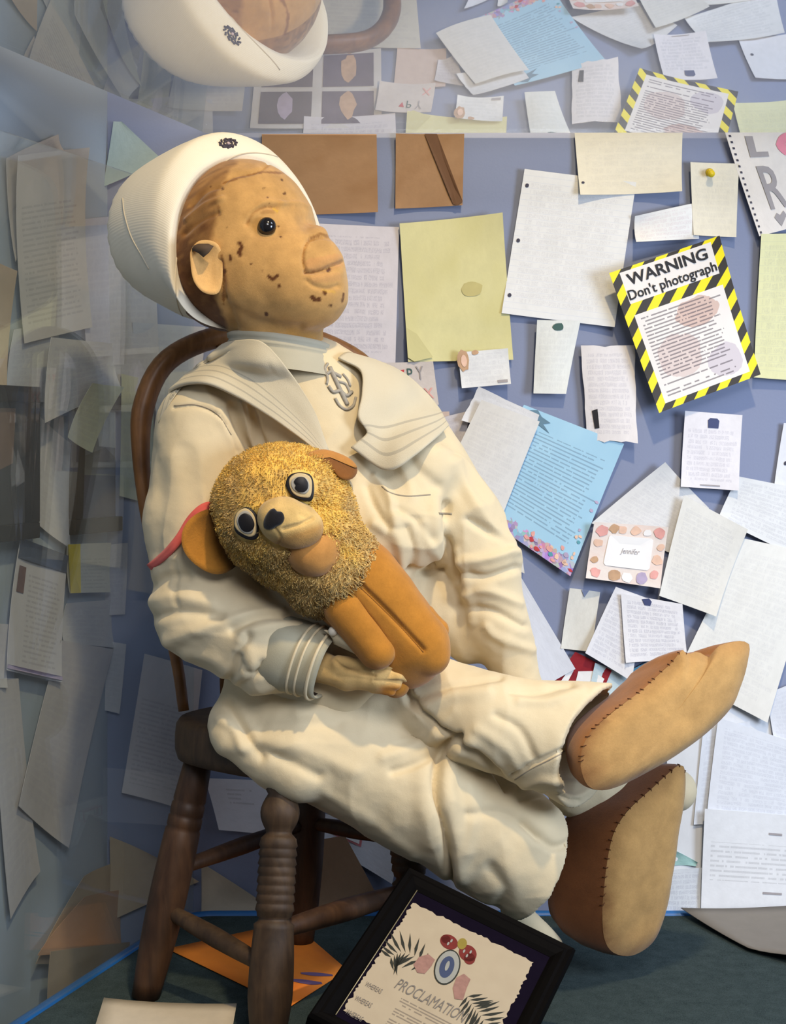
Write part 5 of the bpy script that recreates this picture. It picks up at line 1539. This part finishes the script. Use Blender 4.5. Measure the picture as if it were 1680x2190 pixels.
# ---- feet: pale sole panel sewn to a darker upper
m_upper = m_felt('brown_foot_felt', False, (0.155, 0.053, 0.014)); m_upper2 = m_felt('orange_brown_felt', False, (0.37, 0.145, 0.028))
m_stitch = m_plain('dark_stitch_thread', (0.10, 0.035, 0.012), .9)
def foot(outline, wfun, back, bscale, dome, mu, stitches, heel):
    n = 96
    P = resample_closed(outline, n); c = P.mean(0)
    e = np.array([L(p[0], p[1], wfun(p[0], p[1])) for p in P]); cl = L(c[0], c[1], wfun(*c))
    a = np.cross(e[0] - cl, e[24] - cl); nr = a / np.linalg.norm(a)
    if nr[2] < 0: nr = -nr
    V = [cl + nr * dome]
    K = 8
    for k in range(1, K + 1):
        t = k / K
        for q in e: V.append(cl + (q - cl) * t + nr * dome * (1 - t ** 4.0) ** .75)
    V = np.array(V); V[1:] += (vnoise(V[1:], 60, 5) * 2.2)[:, None] * nr
    Fc = [(0, 1 + i, 1 + (i + 1) % n) for i in range(n)] + [(1 + k * n + i, 1 + (k + 1) * n + i, 1 + (k + 1) * n + (i + 1) % n, 1 + k * n + (i + 1) % n) for k in range(K - 1) for i in range(n)]
    tt = np.r_[0, np.repeat(np.arange(1, K + 1) / K, n)]
    nzv = vnoise(V, 34, 8) * .6 + vnoise(V, 12, 9) * .4
    pu, pv = proj(V)
    dirt = np.clip((tt - .80) * 4 + nzv * .8, 0, 1) * np.clip(.35 + (np.hypot(pu - heel[0], pv - heel[1]) < 120) * .5, 0, 1)
    cs_ = np.array([0.47, 0.275, 0.10]) * (1 + .16 * nzv[:, None])
    cs_ = cs_ * (1 - dirt[:, None]) + np.array([0.20, 0.085, 0.03]) * dirt[:, None]
    f_ = recalc(obj('foot', to_world(V), Fc, m_face, doll, col=cs_))
    Vb = []
    back = np.asarray(back, float)
    prof = [(0, 1.0), (.06, 1.012), (.2, 1.02), (.45, 1.0), (.7, .93), (.88, .82), (1, .62), (1.03, .3), (1.03, .01)]
    for t, s_ in prof:
        sc_ = 1 + (s_ * (1 + (bscale - 1) * t) - 1)
        for q in e: Vb.append(cl + (q - cl) * sc_ + back * t)
    recalc(obj('foot_upper', to_world(np.array(Vb)), ring_faces(len(prof), n), mu, f_))
    # whip stitches across the seam
    parts = []
    lo, hi, cnt, ln = stitches
    for k in range(cnt):
        i = int(round(lo + (hi - lo) * (k + random.uniform(-.2, .2)) / cnt)) % n
        q = e[i]; d_in = (cl - q) / np.linalg.norm(cl - q); tg = e[(i + 2) % n] - e[i - 2]; tg /= np.linalg.norm(tg)
        bk = back / np.linalg.norm(back)
        a_ = q + d_in * ln * random.uniform(.7, 1.2) + nr * 2.5 + tg * random.uniform(-3, 3)
        b_ = q + bk * 6 + nr * 1.0 - d_in * 2
        parts.append(tube(to_world(np.array([a_, q + nr * 2.2 - d_in * .8, b_])), 1.0 * S, 5))
    st_ = obj('stitching', *join(parts), m_stitch, f_)
    return f_
up_out = [(1262, 1566), (1300, 1530), (1335, 1503), (1372, 1476), (1410, 1440), (1436, 1416), (1458, 1390), (1470, 1400), (1484, 1394), (1500, 1397), (1514, 1406), (1524, 1394), (1538, 1380), (1560, 1374), (1584, 1371), (1602, 1380), (1597, 1420), (1582, 1470), (1562, 1515), (1510, 1568), (1450, 1612), (1390, 1648), (1335, 1676), (1290, 1690), (1258, 1682), (1243, 1650), (1243, 1606)]
foot(up_out, lambda a, b: 150 - 0.42 * (a - 1420) + 0.10 * (b - 1540), (-82, 22, -140), .78, 30, m_upper2, (-6, 26, 20, 11), (1270, 1660))
lo_out = [(1452, 1636), (1464, 1648), (1464, 1700), (1452, 1770), (1440, 1850), (1428, 1930), (1412, 1985), (1388, 2022), (1350, 2044), (1312, 2038), (1292, 2010), (1287, 1960), (1292, 1890), (1300, 1830), (1312, 1780), (1340, 1735), (1384, 1694), (1424, 1658)]
foot(lo_out, lambda a, b: -70 - 0.55 * (a - 1370) - 0.06 * (b - 1850), (-150, 6, -90), .92, 28, m_upper, (60, 100, 20, 5), (1310, 2010))

# ================================================================== PLUSH LION
lion = thing('plush_lion', W(800, 1440, 190), 'yellow and orange plush lion held in the doll\'s lap', 'stuffed toy')
def lhead_sdf(P):
    d = rc(P, L(598, 1090, 195), L(700, 1205, 190), 128, 100)
    d = smin(d, ell(P, L(608, 1062, 190), (128, 94, 108)), 40)
    return d
V, Q = mesh_sdf(lhead_sdf, (-400, -30, 20), (20, 400, 350), 4.0)
V = rough_up(V, Q, [(40, 5, 2), (16, 2.5, 4)])
m_plush = m_felt('golden_plush', True, fuzz=.7)
u, v = proj(V)
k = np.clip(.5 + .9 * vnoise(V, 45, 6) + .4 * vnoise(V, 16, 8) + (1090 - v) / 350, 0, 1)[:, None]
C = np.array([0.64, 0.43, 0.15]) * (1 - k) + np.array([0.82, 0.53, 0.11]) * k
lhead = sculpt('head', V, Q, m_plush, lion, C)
bv_lh = bvh_of(lhead)
# curly pile on the head and mane: uncountable, one piece
N = vnormals(V, Q)
sel = rng.choice(len(V), 24000, replace=True)
fv, ff, fc = [], [], []
excl = [((642, 1041), 34, 38), ((526, 1119), 30, 38), ((616, 1118), 62, 52), ((664, 1188), 46, 44)]
for i in sel:
    p = V[i]; n = N[i]
    if n[2] < -0.35: continue
    pu, pv = u[i], v[i]
    if any(((pu - c[0]) / a) ** 2 + ((pv - c[1]) / b) ** 2 < 1 for c, a, b in excl): continue
    t = np.cross(n, rng.normal(size=3)); t /= np.linalg.norm(t)
    b = np.cross(n, t)
    ln = rng.uniform(6, 12) * (1.15 if pv > 1120 else .8)
    wd = rng.uniform(0.8, 1.4)
    lean = 0.75 if pv > 1090 else 0.45
    pts = [p - n * 2, p + n * ln * .45 + t * ln * .25 * lean + np.array([.1, .25, 0]) * ln * lean, p + n * ln * .75 + (t * .9 + b * .35) * ln * lean * .6 + np.array([.15, .45, 0]) * ln * lean, p + n * ln * (.85 if lean < .6 else .6) + (t * .7 + b * 1.1) * ln * lean * .6 + np.array([.15, .6, 0]) * ln * lean]
    base = len(fv)
    for j, q in enumerate(pts):
        wj = wd * (1, .9, .7, .15)[j]
        fv += [q + b * wj, q - b * wj, q + (n + t) * wj * .8]
    for j in range(3):
        for a_ in range(3):
            c_ = (a_ + 1) % 3
            ff.append((base + j * 3 + a_, base + j * 3 + c_, base + j * 3 + 3 + c_, base + j * 3 + 3 + a_))
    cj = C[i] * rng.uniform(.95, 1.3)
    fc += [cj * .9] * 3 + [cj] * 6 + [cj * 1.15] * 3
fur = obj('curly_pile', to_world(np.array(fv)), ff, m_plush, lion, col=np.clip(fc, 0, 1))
fur['kind'] = 'stuff'
# muzzle and lower jaw
def muz_sdf(P):
    d = ell(P, L(618, 1118, 312), (64, 48, 52), rotw(22))
    d = smin(d, ell(P, L(600, 1104, 330), (40, 34, 30)), 14)
    d = smin(d, ell(P, L(645, 1128, 318), (40, 34, 34)), 14)
    return d
V, Q = mesh_sdf(muz_sdf, (-310, 110, 220), (-130, 250, 390), 2.6)
V = folds(V, Q, [([(606, 1132), (640, 1122), (668, 1108)], 4, -6), ([(588, 1130), (600, 1150), (592, 1172)], 3, -3), ([(640, 1100), (655, 1104)], 5, -2)])
V = rough_up(V, Q, [(18, 1.2, 3)])
u, v = proj(V)
kk = np.clip((v - (1138 - (u - 610) * .35)) / 16, 0, 1)[:, None]
C = (np.array([0.62, 0.42, 0.16]) * (1 - kk) + np.array([0.46, 0.25, 0.075]) * kk) * (1 + .14 * vnoise(V, 14, 5)[:, None])
muz = sculpt('muzzle', V, Q, m_plush, lion, C)
m_or = m_felt('orange_velour', False, (0.43, 0.18, 0.026), .3)
def jaw_sdf(P):
    d = ell(P, L(664, 1184, 285), (50, 44, 44), rotw(30))
    return smin(d, ell(P, L(690, 1175, 265), (40, 50, 40)), 16)
V, Q = mesh_sdf(jaw_sdf, (-250, 170, 190), (-90, 320, 360), 3.0)
V = rough_up(V, Q, [(20, 1.4, 3)])
jaw = sculpt('lower_jaw', V, Q, m_felt('pinkish_velour', False, (0.46, 0.22, 0.06), .3), lion)
bv_all = bvh_of(lhead, muz, jaw)
nose = [(566, 1110), (575, 1094), (586, 1088), (593, 1094), (603, 1096), (608, 1108), (602, 1120), (590, 1126), (578, 1132), (566, 1128)]
recalc(obj('nose', *drape_patch(bv_all, nose, .0012, 5, .003), m_felt('black_nose_felt', False, (0.012, 0.011, 0.014), .4), lion))
m_eyew = m_plain('cream_eye_felt', (0.60, 0.47, 0.26), .85, .1, 200); m_eyeg = m_plain('grey_eye_felt', (0.40, 0.38, 0.33), .85, .1, 200); m_eyeb = m_plain('black_eye_felt', (0.013, 0.012, 0.014), .45)
class FlatB:      # a flat base plane for the stitched eyes
    pass
def eye(outer, white, grey, pup, notch):
    # eyes are stacked felt pieces: outline, eyeball, grey ring, pupil
    c = np.mean(outer, 0)
    h0 = hit(bv_lh, *c)
    loc, nor, i_, d_ = bv_lh.ray_cast(Vector(CAM), Vector(ray(*c)).normalized())
    nn = np.array([0, -1.0, 0]) * .75 + np.array(nor) * (.25 if np.dot(np.array(nor), ray(*c)) < 0 else -.25); nn /= np.linalg.norm(nn)
    base = h0 + nn * .008
    par = None
    for nm, ol, mm, hh in (('eye', outer, m_eyeb, 0), ('eyeball', white, m_eyew, .0012), ('iris_ring', grey, m_eyeg, .0024), ('pupil', pup, m_eyeb, .0036)):
        P = resample_closed(ol, 36)
        top = np.array([on_plane(p[0], p[1], base + nn * hh, nn) for p in P])
        ct = top.mean(0)
        V = np.vstack([[ct + nn * .0007], ct + (top - ct) * .9 + nn * .0005, top, top - nn * (.008 if nm == 'eye' else .002)])
        n = 36
        Fc = [(0, 1 + i, 1 + (i + 1) % n) for i in range(n)]
        for k in range(2): Fc += [(1 + k * n + i, 1 + (k + 1) * n + i, 1 + (k + 1) * n + (i + 1) % n, 1 + k * n + (i + 1) % n) for i in range(n)]
        ob = recalc(obj(nm, V, Fc, mm, par or lion))
        if par is None: par = ob
    return par
eye([(611, 1030), (622, 1014), (645, 1010), (664, 1016), (671, 1036), (670, 1062), (662, 1072), (640, 1068), (624, 1060), (614, 1046)],
    [(618, 1026), (632, 1013), (650, 1013), (664, 1022), (667, 1042), (663, 1062), (652, 1064), (634, 1060), (622, 1048)],
    [(622, 1030), (634, 1020), (650, 1020), (660, 1030), (661, 1046), (652, 1056), (638, 1054), (626, 1046)],
    [(628, 1030), (636, 1021), (650, 1021), (658, 1032), (658, 1044), (650, 1052), (638, 1052), (630, 1044), (632, 1038)], None)
eye([(500, 1118), (505, 1098), (520, 1086), (536, 1088), (549, 1104), (551, 1130), (548, 1152), (530, 1154), (510, 1144), (502, 1134)],
    [(501, 1116), (507, 1096), (524, 1087), (540, 1098), (547, 1118), (546, 1142), (532, 1148), (512, 1138), (503, 1128)],
    [(506, 1114), (512, 1098), (526, 1092), (538, 1102), (543, 1120), (540, 1138), (528, 1142), (514, 1134)],
    [(509, 1114), (514, 1102), (524, 1098), (536, 1104), (543, 1120), (540, 1132), (528, 1138), (516, 1132)], None)
# ears
def flap(name, outline, wfun, thick, bowl, mat, par, n=44, cf=None):
    P = resample_closed(outline, n); c = P.mean(0)
    V = []
    for side in (0, 1):
        for k in range(0, 6):
            t = max(k / 5, 1e-3)
            for p in P:
                q = c + (p - c) * t
                V.append(W(q[0], q[1], wfun(*q) - bowl * (1 - t * t) - side * thick * (1 if k < 5 else .8)))
    nr = 6
    Fc = ring_faces(nr, n) + [tuple(x + nr * n for x in q[::-1]) for q in ring_faces(nr, n)]
    o_ = (nr - 1) * n
    Fc += [(o_ + i, o_ + (i + 1) % n, o_ + nr * n + (i + 1) % n, o_ + nr * n + i) for i in range(n)]
    cc_ = None
    if cf: cc_ = np.array([cf(*(c + (p - c) * max(k / 5, 1e-3))) for side in (0, 1) for k in range(6) for p in P])
    return recalc(obj(name, V, Fc, mat, par, col=cc_))
m_earb = m_felt('brown_ear_velour', False, (0.36, 0.14, 0.025), .3)
e1 = flap('ear', [(388, 1158), (392, 1130), (410, 1106), (440, 1090), (468, 1094), (490, 1130), (505, 1180), (508, 1206), (480, 1226), (450, 1226), (418, 1208), (396, 1184)], lambda a, b: 218 - .25 * (a - 440), 16, 14, m_plush, lion, cf=lambda a, b: np.array([0.50, 0.22, 0.035]) * np.clip(1 - .85 * np.clip((a - 425 - (b - 1150) * .35) / 45, 0, 1), .2, 1))  # velour darkened towards the head as painted shade inside the ear
e2 = flap('ear', [(644, 985), (660, 968), (690, 962), (722, 970), (750, 984), (764, 1002), (758, 1020), (742, 1027), (724, 1020), (706, 1000), (676, 988), (655, 990)], lambda a, b: 250 - .7 * (a - 660) + .9 * (b - 980), 16, -6, m_felt('dark_ear_velour', False, (0.20, 0.075, 0.016), .3), lion)
flap('ear_rim', [(646, 982), (662, 967), (692, 961), (724, 969), (751, 983), (764, 1000), (752, 998), (722, 984), (690, 976), (664, 980)], lambda a, b: 256 - .7 * (a - 660) + .9 * (b - 980), 8, -3, m_felt('tan_ear_velour', False, (0.45, 0.20, 0.045), .3), e2)
# body, legs
def lbody_sdf(P):
    d = rc(P, L(735, 1225, 170), L(865, 1375, 165), 96, 86)
    d = smin(d, rc(P, L(790, 1235, 195), L(905, 1380, 205), 62, 52), 22)
    d = smin(d, rc(P, L(905, 1380, 205), L(926, 1408, 215), 50, 30), 16)
    d = smin(d, ell(P, L(868, 1420, 170), (62, 46, 50)), 20)
    return d
V, Q = mesh_sdf(lbody_sdf, (-240, 180, 40), (160, 570, 310), 3.6)
V = folds(V, Q, [([(770, 1250), (830, 1310), (905, 1390)], 5, -8), ([(745, 1275), (790, 1330), (815, 1365)], 6, -10)])
V = rough_up(V, Q, [(40, 1.6, 3)])
lb = sculpt('body', V, Q, m_or, lion)
def leg_part(name, a, b, r1, r2, extra=None):
    f_ = lambda P: (smin(rc(P, a, b, r1, r2), rc(P, *extra), 10) if extra else rc(P, a, b, r1, r2))
    pts = np.array([a, b] + ([extra[0], extra[1]] if extra else []))
    V, Q = mesh_sdf(f_, pts.min(0) - r1 - 12, pts.max(0) + r1 + 12, 3.4)
    V = rough_up(V, Q, [(30, 1.6, 5)])
    return sculpt(name, V, Q, m_or, lion)
leg_part('leg', L(738, 1300, 232), L(806, 1392, 236), 44, 38)
leg_part('leg', L(905, 1330, 190), L(936, 1348, 186), 34, 22)
leg_part('leg', L(820, 1410, 190), L(846, 1462, 190), 34, 28)
obj('belly_seam', *drape_line(bvh_of(lb), [(752, 1240), (800, 1285), (860, 1345), (905, 1395)], 1.5 * S, 30), m_plain('brown_thread', (0.25, 0.10, 0.015), .9), lb)
# red ribbon
bv_r = bvh_of(blouse)
rp = catmull([(476, 1079), (455, 1080), (432, 1088), (408, 1112), (384, 1150), (352, 1186), (318, 1214)], 40)
V = []
T = np.gradient(rp, axis=0); T /= np.linalg.norm(T, axis=1)[:, None]
for i, p in enumerate(rp):
    nrm = np.array([-T[i, 1], T[i, 0]])
    hw = 10 * (0.75 + .25 * math.sin(i / 39 * math.pi))
    for s_ in (-1, -.33, .33, 1):
        q = p + nrm * hw * s_
        h = hit(bv_r, q[0], q[1], 0, None)
        dep = h[1] if h is not None else last_dep
        last_dep = dep
        V.append(at(q[0], q[1], dep - (10 + 3 * math.sin(i * .5)) * S))
V = np.array(V).reshape(40, 4, 3)
for _ in range(6): V[1:-1, :, 1] = (V[:-2, :, 1] + V[2:, :, 1] + V[1:-1, :, 1]) / 3
V = V.reshape(-1, 3)
o = obj('ribbon', V, [(i * 4 + j, i * 4 + j + 1, i * 4 + 5 + j, i * 4 + 4 + j) for i in range(39) for j in range(3)], m_cloth('red_ribbon_cloth', (0.58, 0.085, 0.075), (0.70, 0.15, 0.12), stain=(.6, .2, .15)), lion)
o['label'] = 'faded red ribbon trailing from the lion\'s neck'
md = o.modifiers.new('thickness', 'SOLIDIFY'); md.thickness = .0012

# ================================================================== FRAMED PROCLAMATION
TL = at(870, 1862, 1.79); TR = at(1228, 2038, 1.735)
e1v = TR - TL
Wf = np.linalg.norm(e1v); ex = e1v / Wf
# second edge: perpendicular to the first, running down and towards the viewer
b_ = -0.215; z_ = -(TR[2] - 0.004) * 0.98
a_ = -(ex[1] * b_ + ex[2] * z_) / ex[0]
e2v = np.array([a_, b_, z_]); Hf = np.linalg.norm(e2v); ey = e2v / Hf
nz_ = np.cross(ey, ex); nz_ /= np.linalg.norm(nz_)
if nz_[1] > 0: nz_ = -nz_
fr = thing('framed_proclamation', (TL + TR + e2v) / 2 * np.array([1, 1, 0]) + np.array([0, 0, 0]), 'black framed PROCLAMATION certificate leaning in front of the doll\'s leg', 'picture frame')
m_frame = m_plain('black_lacquer_frame', (0.0030, 0.0026, 0.0026), .6, .2, 80, .03)
bw = 0.0215
FP = lambda x, y, h=0.0: TL + ex * x + ey * y + nz_ * h
def rail(p0, p1, inward):
    d = (p1 - p0); ln = np.linalg.norm(d); d = d / ln
    prof = [(0, -.012), (0, .004), (.12, .008), (.35, .0065), (.5, .007), (.8, .003), (1, -.001), (1, -.012)]
    V = []
    for s_, e_ in ((0, 1), (1, -1)):
        for t, h in prof:
            V.append((p0 if s_ == 0 else p1) + inward * t * bw + d * e_ * t * bw + nz_ * h)
    n = len(prof)
    return V, [(i, (i + 1) % n, n + (i + 1) % n, n + i) for i in range(n)] + [tuple(range(n)), tuple(range(n, 2 * n))[::-1]]
for p0, p1, inw in ((FP(0, 0), FP(Wf, 0), ey), (FP(Wf, 0), FP(Wf, Hf), -ex), (FP(Wf, Hf), FP(0, Hf), -ey), (FP(0, Hf), FP(0, 0), ex)):
    recalc(obj('frame_rail', *rail(p0, p1, inw), m_frame, fr, smooth=False))
obj('backing_board', *box(FP(bw * .7, bw * .7, -.009), ex * (Wf - 1.4 * bw), ey * (Hf - 1.4 * bw), nz_ * .006), m_frame, fr, smooth=False)
obj('gilt_line', *tube([FP(bw * 1.02, bw * 1.02, .0005), FP(bw * 1.02, Hf - bw, .0005)], .0006, 6), m_plain('gilt', (0.35, 0.30, 0.18), .4, metal=.4), fr)
mat_o = obj('mat_board', *box(FP(bw, bw, -.003), ex * (Wf - 2 * bw), ey * (Hf - 2 * bw), nz_ * .0015), m_plain('dark_violet_mat', (0.006, 0.004, 0.010), .9, .2, 60, .02), fr, smooth=False)
# deckled certificate
def fpx(u_, v_):
    p = on_plane(u_, v_, TL, nz_); return np.array([(p - TL) @ ex, (p - TL) @ ey])
cTL, cTR = fpx(886, 1925), fpx(1140, 2062)
cx0, cx1 = cTL[0], fpx(1137, 2065)[0]; cy0, cy1 = (cTL[1] + cTR[1]) / 2, Hf - bw * 1.5
P = []
def deck(a, b, n):
    d = b - a; nn_ = np.array([-d[1], d[0]]) / np.linalg.norm(d)
    for i in range(n):
        P.append(a + d * i / n + nn_ * random.uniform(-.0022, .0022) * (1 if i % 2 else .4))
deck(np.array([cx0, cy0]), np.array([cx1, cy0]), 44); deck(np.array([cx1, cy0]), np.array([cx1, cy1]), 60); deck(np.array([cx1, cy1]), np.array([cx0, cy1]), 44); deck(np.array([cx0, cy1]), np.array([cx0, cy0]), 60)
P = np.array(P)
TXT0 = (fpx(842, 2112)[1] - cy0) / (cy1 - cy0) + .035
def cert_mat():
    t = NT('parchment_certificate')
    sp_ = t.n('SeparateXYZ'); t.put(sp_.inputs[0], t.uv()); u_, v_ = sp_.outputs[0], sp_.outputs[1]
    col = t.mix(t.noise(t.uv(), 5, 5), (0.36, 0.29, 0.20), (0.44, 0.365, 0.255))
    rows = t.math('MULTIPLY', v_, 46.0); row = t.math('FLOOR', rows); f_ = t.math('FRACT', rows)
    cb = t.n('CombineXYZ'); t.put(cb.inputs[0], t.math('MULTIPLY', u_, 34.0)); t.put(cb.inputs[1], t.math('MULTIPLY', row, 5.3))
    g = t.noise(cb.outputs[0], 1.0, 1)
    para = t.math('GREATER_THAN', t.math('MODULO', row, 4.0), 0.5)
    k = t.math('MULTIPLY', t.math('MULTIPLY', t.math('GREATER_THAN', f_, .28), t.math('LESS_THAN', f_, .74)), t.math('GREATER_THAN', g, .36))
    k = t.math('MULTIPLY', t.math('MULTIPLY', k, para), t.math('MULTIPLY', t.math('GREATER_THAN', u_, .30), t.math('LESS_THAN', u_, .93)))
    k = t.math('MULTIPLY', k, t.math('MULTIPLY', t.math('GREATER_THAN', v_, TXT0), t.math('LESS_THAN', v_, .95)))
    col = t.mix(t.math('MULTIPLY', k, .6), col, (0.10, 0.08, 0.07))
    return t.principled(col, .75, None, .2)
cert = obj('certificate', [FP(p[0], p[1], -.0008) for p in P], [tuple(range(len(P)))[::-1]], cert_mat(), fr, smooth=False, uv=[((p[0] - cx0) / (cx1 - cx0), (p[1] - cy0) / (cy1 - cy0)) for p in P])
cs = lambda a, b, h=0: FP(cx0 + a * (cx1 - cx0), cy0 + b * (cy1 - cy0), h)
def fpatch(name, px, mat, par, h):
    P_ = [fpx(*q) for q in px]
    return obj(name, [FP(q[0], q[1], h) for q in P_], [tuple(range(len(P_)))], mat, par, smooth=False)
m_ink = m_plain('grey_ink', (0.16, 0.14, 0.12), .7); m_leaf = m_plain('dark_leaf_print', (0.022, 0.023, 0.017), .7); m_flo = m_plain('faded_rose_print', (0.28, 0.15, 0.12), .7, .3, 200); m_crown = m_plain('crimson_print', (0.15, 0.018, 0.014), .7, .2, 200); m_gold = m_plain('gold_print', (0.24, 0.18, 0.03), .7)
# title, fitted along its baseline in the photo
t0, t1 = fpx(838, 2104), fpx(976, 2186)
V, Fc = text_mesh('PROCLAMATION', .25, 0.0)
lo, hi = V.min(0), V.max(0)
ln = np.linalg.norm(fpx(980, 2186) - fpx(840, 2108)); th = np.linalg.norm(fpx(848, 2088) - fpx(838, 2108))
bx = fpx(842, 2112); bd = np.array([1.0, 0.0]); bn = np.array([bd[1], -bd[0]])
def lettering(par, V, Fc, org, length, height, mat, name='lettering'):
    lo, hi = V.min(0), V.max(0); out = []
    for p in V:
        q = org + bd * (p[0] - lo[0]) / (hi[0] - lo[0]) * length + bn * (p[1] - lo[1]) / (hi[1] - lo[1]) * height
        out.append(FP(q[0], q[1], -.0002))
    return obj(name, out, Fc, mat, par, smooth=False)
lettering(cert, V, Fc, bx, ln * 1.04, th * 1.1, m_ink, 'title_lettering')
for q in ((779, 2108), (757, 2138), (737, 2167), (716, 2196)):
    V, Fc = text_mesh('WHEREAS', .1)
    lettering(cert, V, Fc, fpx(*q), ln * .24, th * .5, m_ink, 'word')
# crest: oval shield with crown
def ovl(cx, cy, rx, ry, rot, n=28): return [(cx + rx * math.cos(a) * math.cos(rot) - ry * math.sin(a) * math.sin(rot), cy + rx * math.cos(a) * math.sin(rot) + ry * math.sin(a) * math.cos(rot)) for a in np.linspace(0, 2 * math.pi, n, endpoint=False)]
cr = .35
fpatch('seal', ovl(956, 2068, 27, 39, cr), m_leaf, cert, -.0004)
fpatch('seal_ring', ovl(956, 2068, 24, 36, cr), m_plain('pale_seal_print', (0.27, 0.27, 0.24), .7), cert, -.0002)
fpatch('seal_field', ovl(955, 2068, 15, 24, cr), m_plain('blue_seal_print', (0.04, 0.055, 0.11), .7), cert, 0.0)
fpatch('seal_mark', ovl(956, 2066, 4, 11, cr), m_plain('pale_seal_print', (0.27, 0.27, 0.24), .7), cert, .0002)
for cx_, cy_, rx_, ry_, rr in ((960, 2014, 20, 15, .5), (953, 2008, 10, 9, .3), (1000, 2038, 20, 17, .6), (1004, 2050, 12, 12, .3)):
    fpatch('crown_print', ovl(cx_, cy_, rx_, ry_, rr), m_crown, cert, -.0004)
fpatch('crown_ball', ovl(988, 2018, 10, 12, .3), m_gold, cert, -.0002)
for q in ((958, 2018), (965, 2012), (998, 2044), (1006, 2036), (992, 2034)):
    fpatch('crown_gem', ovl(*q, 2.2, 4, .5, 10), m_plain('pale_seal_print', (0.27, 0.27, 0.24), .7), cert, 0.0)
# palm fronds
def frond(spine, leaves, side_len, ang):
    Pn = catmull(spine, leaves)
    T_ = np.gradient(Pn, axis=0); T_ /= np.linalg.norm(T_, axis=1)[:, None]
    for i in range(leaves):
        for s_ in (-1, 1):
            a0 = math.atan2(T_[i, 1], T_[i, 0]) + s_ * ang
            ln_ = side_len * (0.55 + .6 * math.sin(math.pi * (i + .6) / (leaves + .6))) * random.uniform(.85, 1.1)
            d = np.array([math.cos(a0), math.sin(a0)]); nn_ = np.array([-d[1], d[0]])
            pts = [Pn[i], Pn[i] + d * ln_ * .4 + nn_ * 3.4, Pn[i] + d * ln_ * .75 + nn_ * 2.0 + s_ * nn_ * 1.5, Pn[i] + d * ln_ + s_ * nn_ * 3, Pn[i] + d * ln_ * .7 - nn_ * 1.6 + s_ * nn_ * 1.5, Pn[i] + d * ln_ * .4 - nn_ * 3.2]
            fpatch('palm_leaf', pts, m_leaf, cert, -.0005)
frond([(905, 2062), (880, 2040), (855, 2036), (836, 2046)], 9, 44, 1.1)
frond([(1000, 2130), (1012, 2150), (1025, 2165), (1040, 2190)], 9, 46, 1.1)
fpatch('flower_print', [(884, 2062), (896, 2046), (916, 2040), (930, 2052), (922, 2066), (908, 2082), (892, 2080)], m_flo, cert, -.0003)
fpatch('flower_print', [(968, 2112), (976, 2090), (992, 2082), (1006, 2094), (998, 2112), (990, 2138), (972, 2136)], m_flo, cert, -.0003)
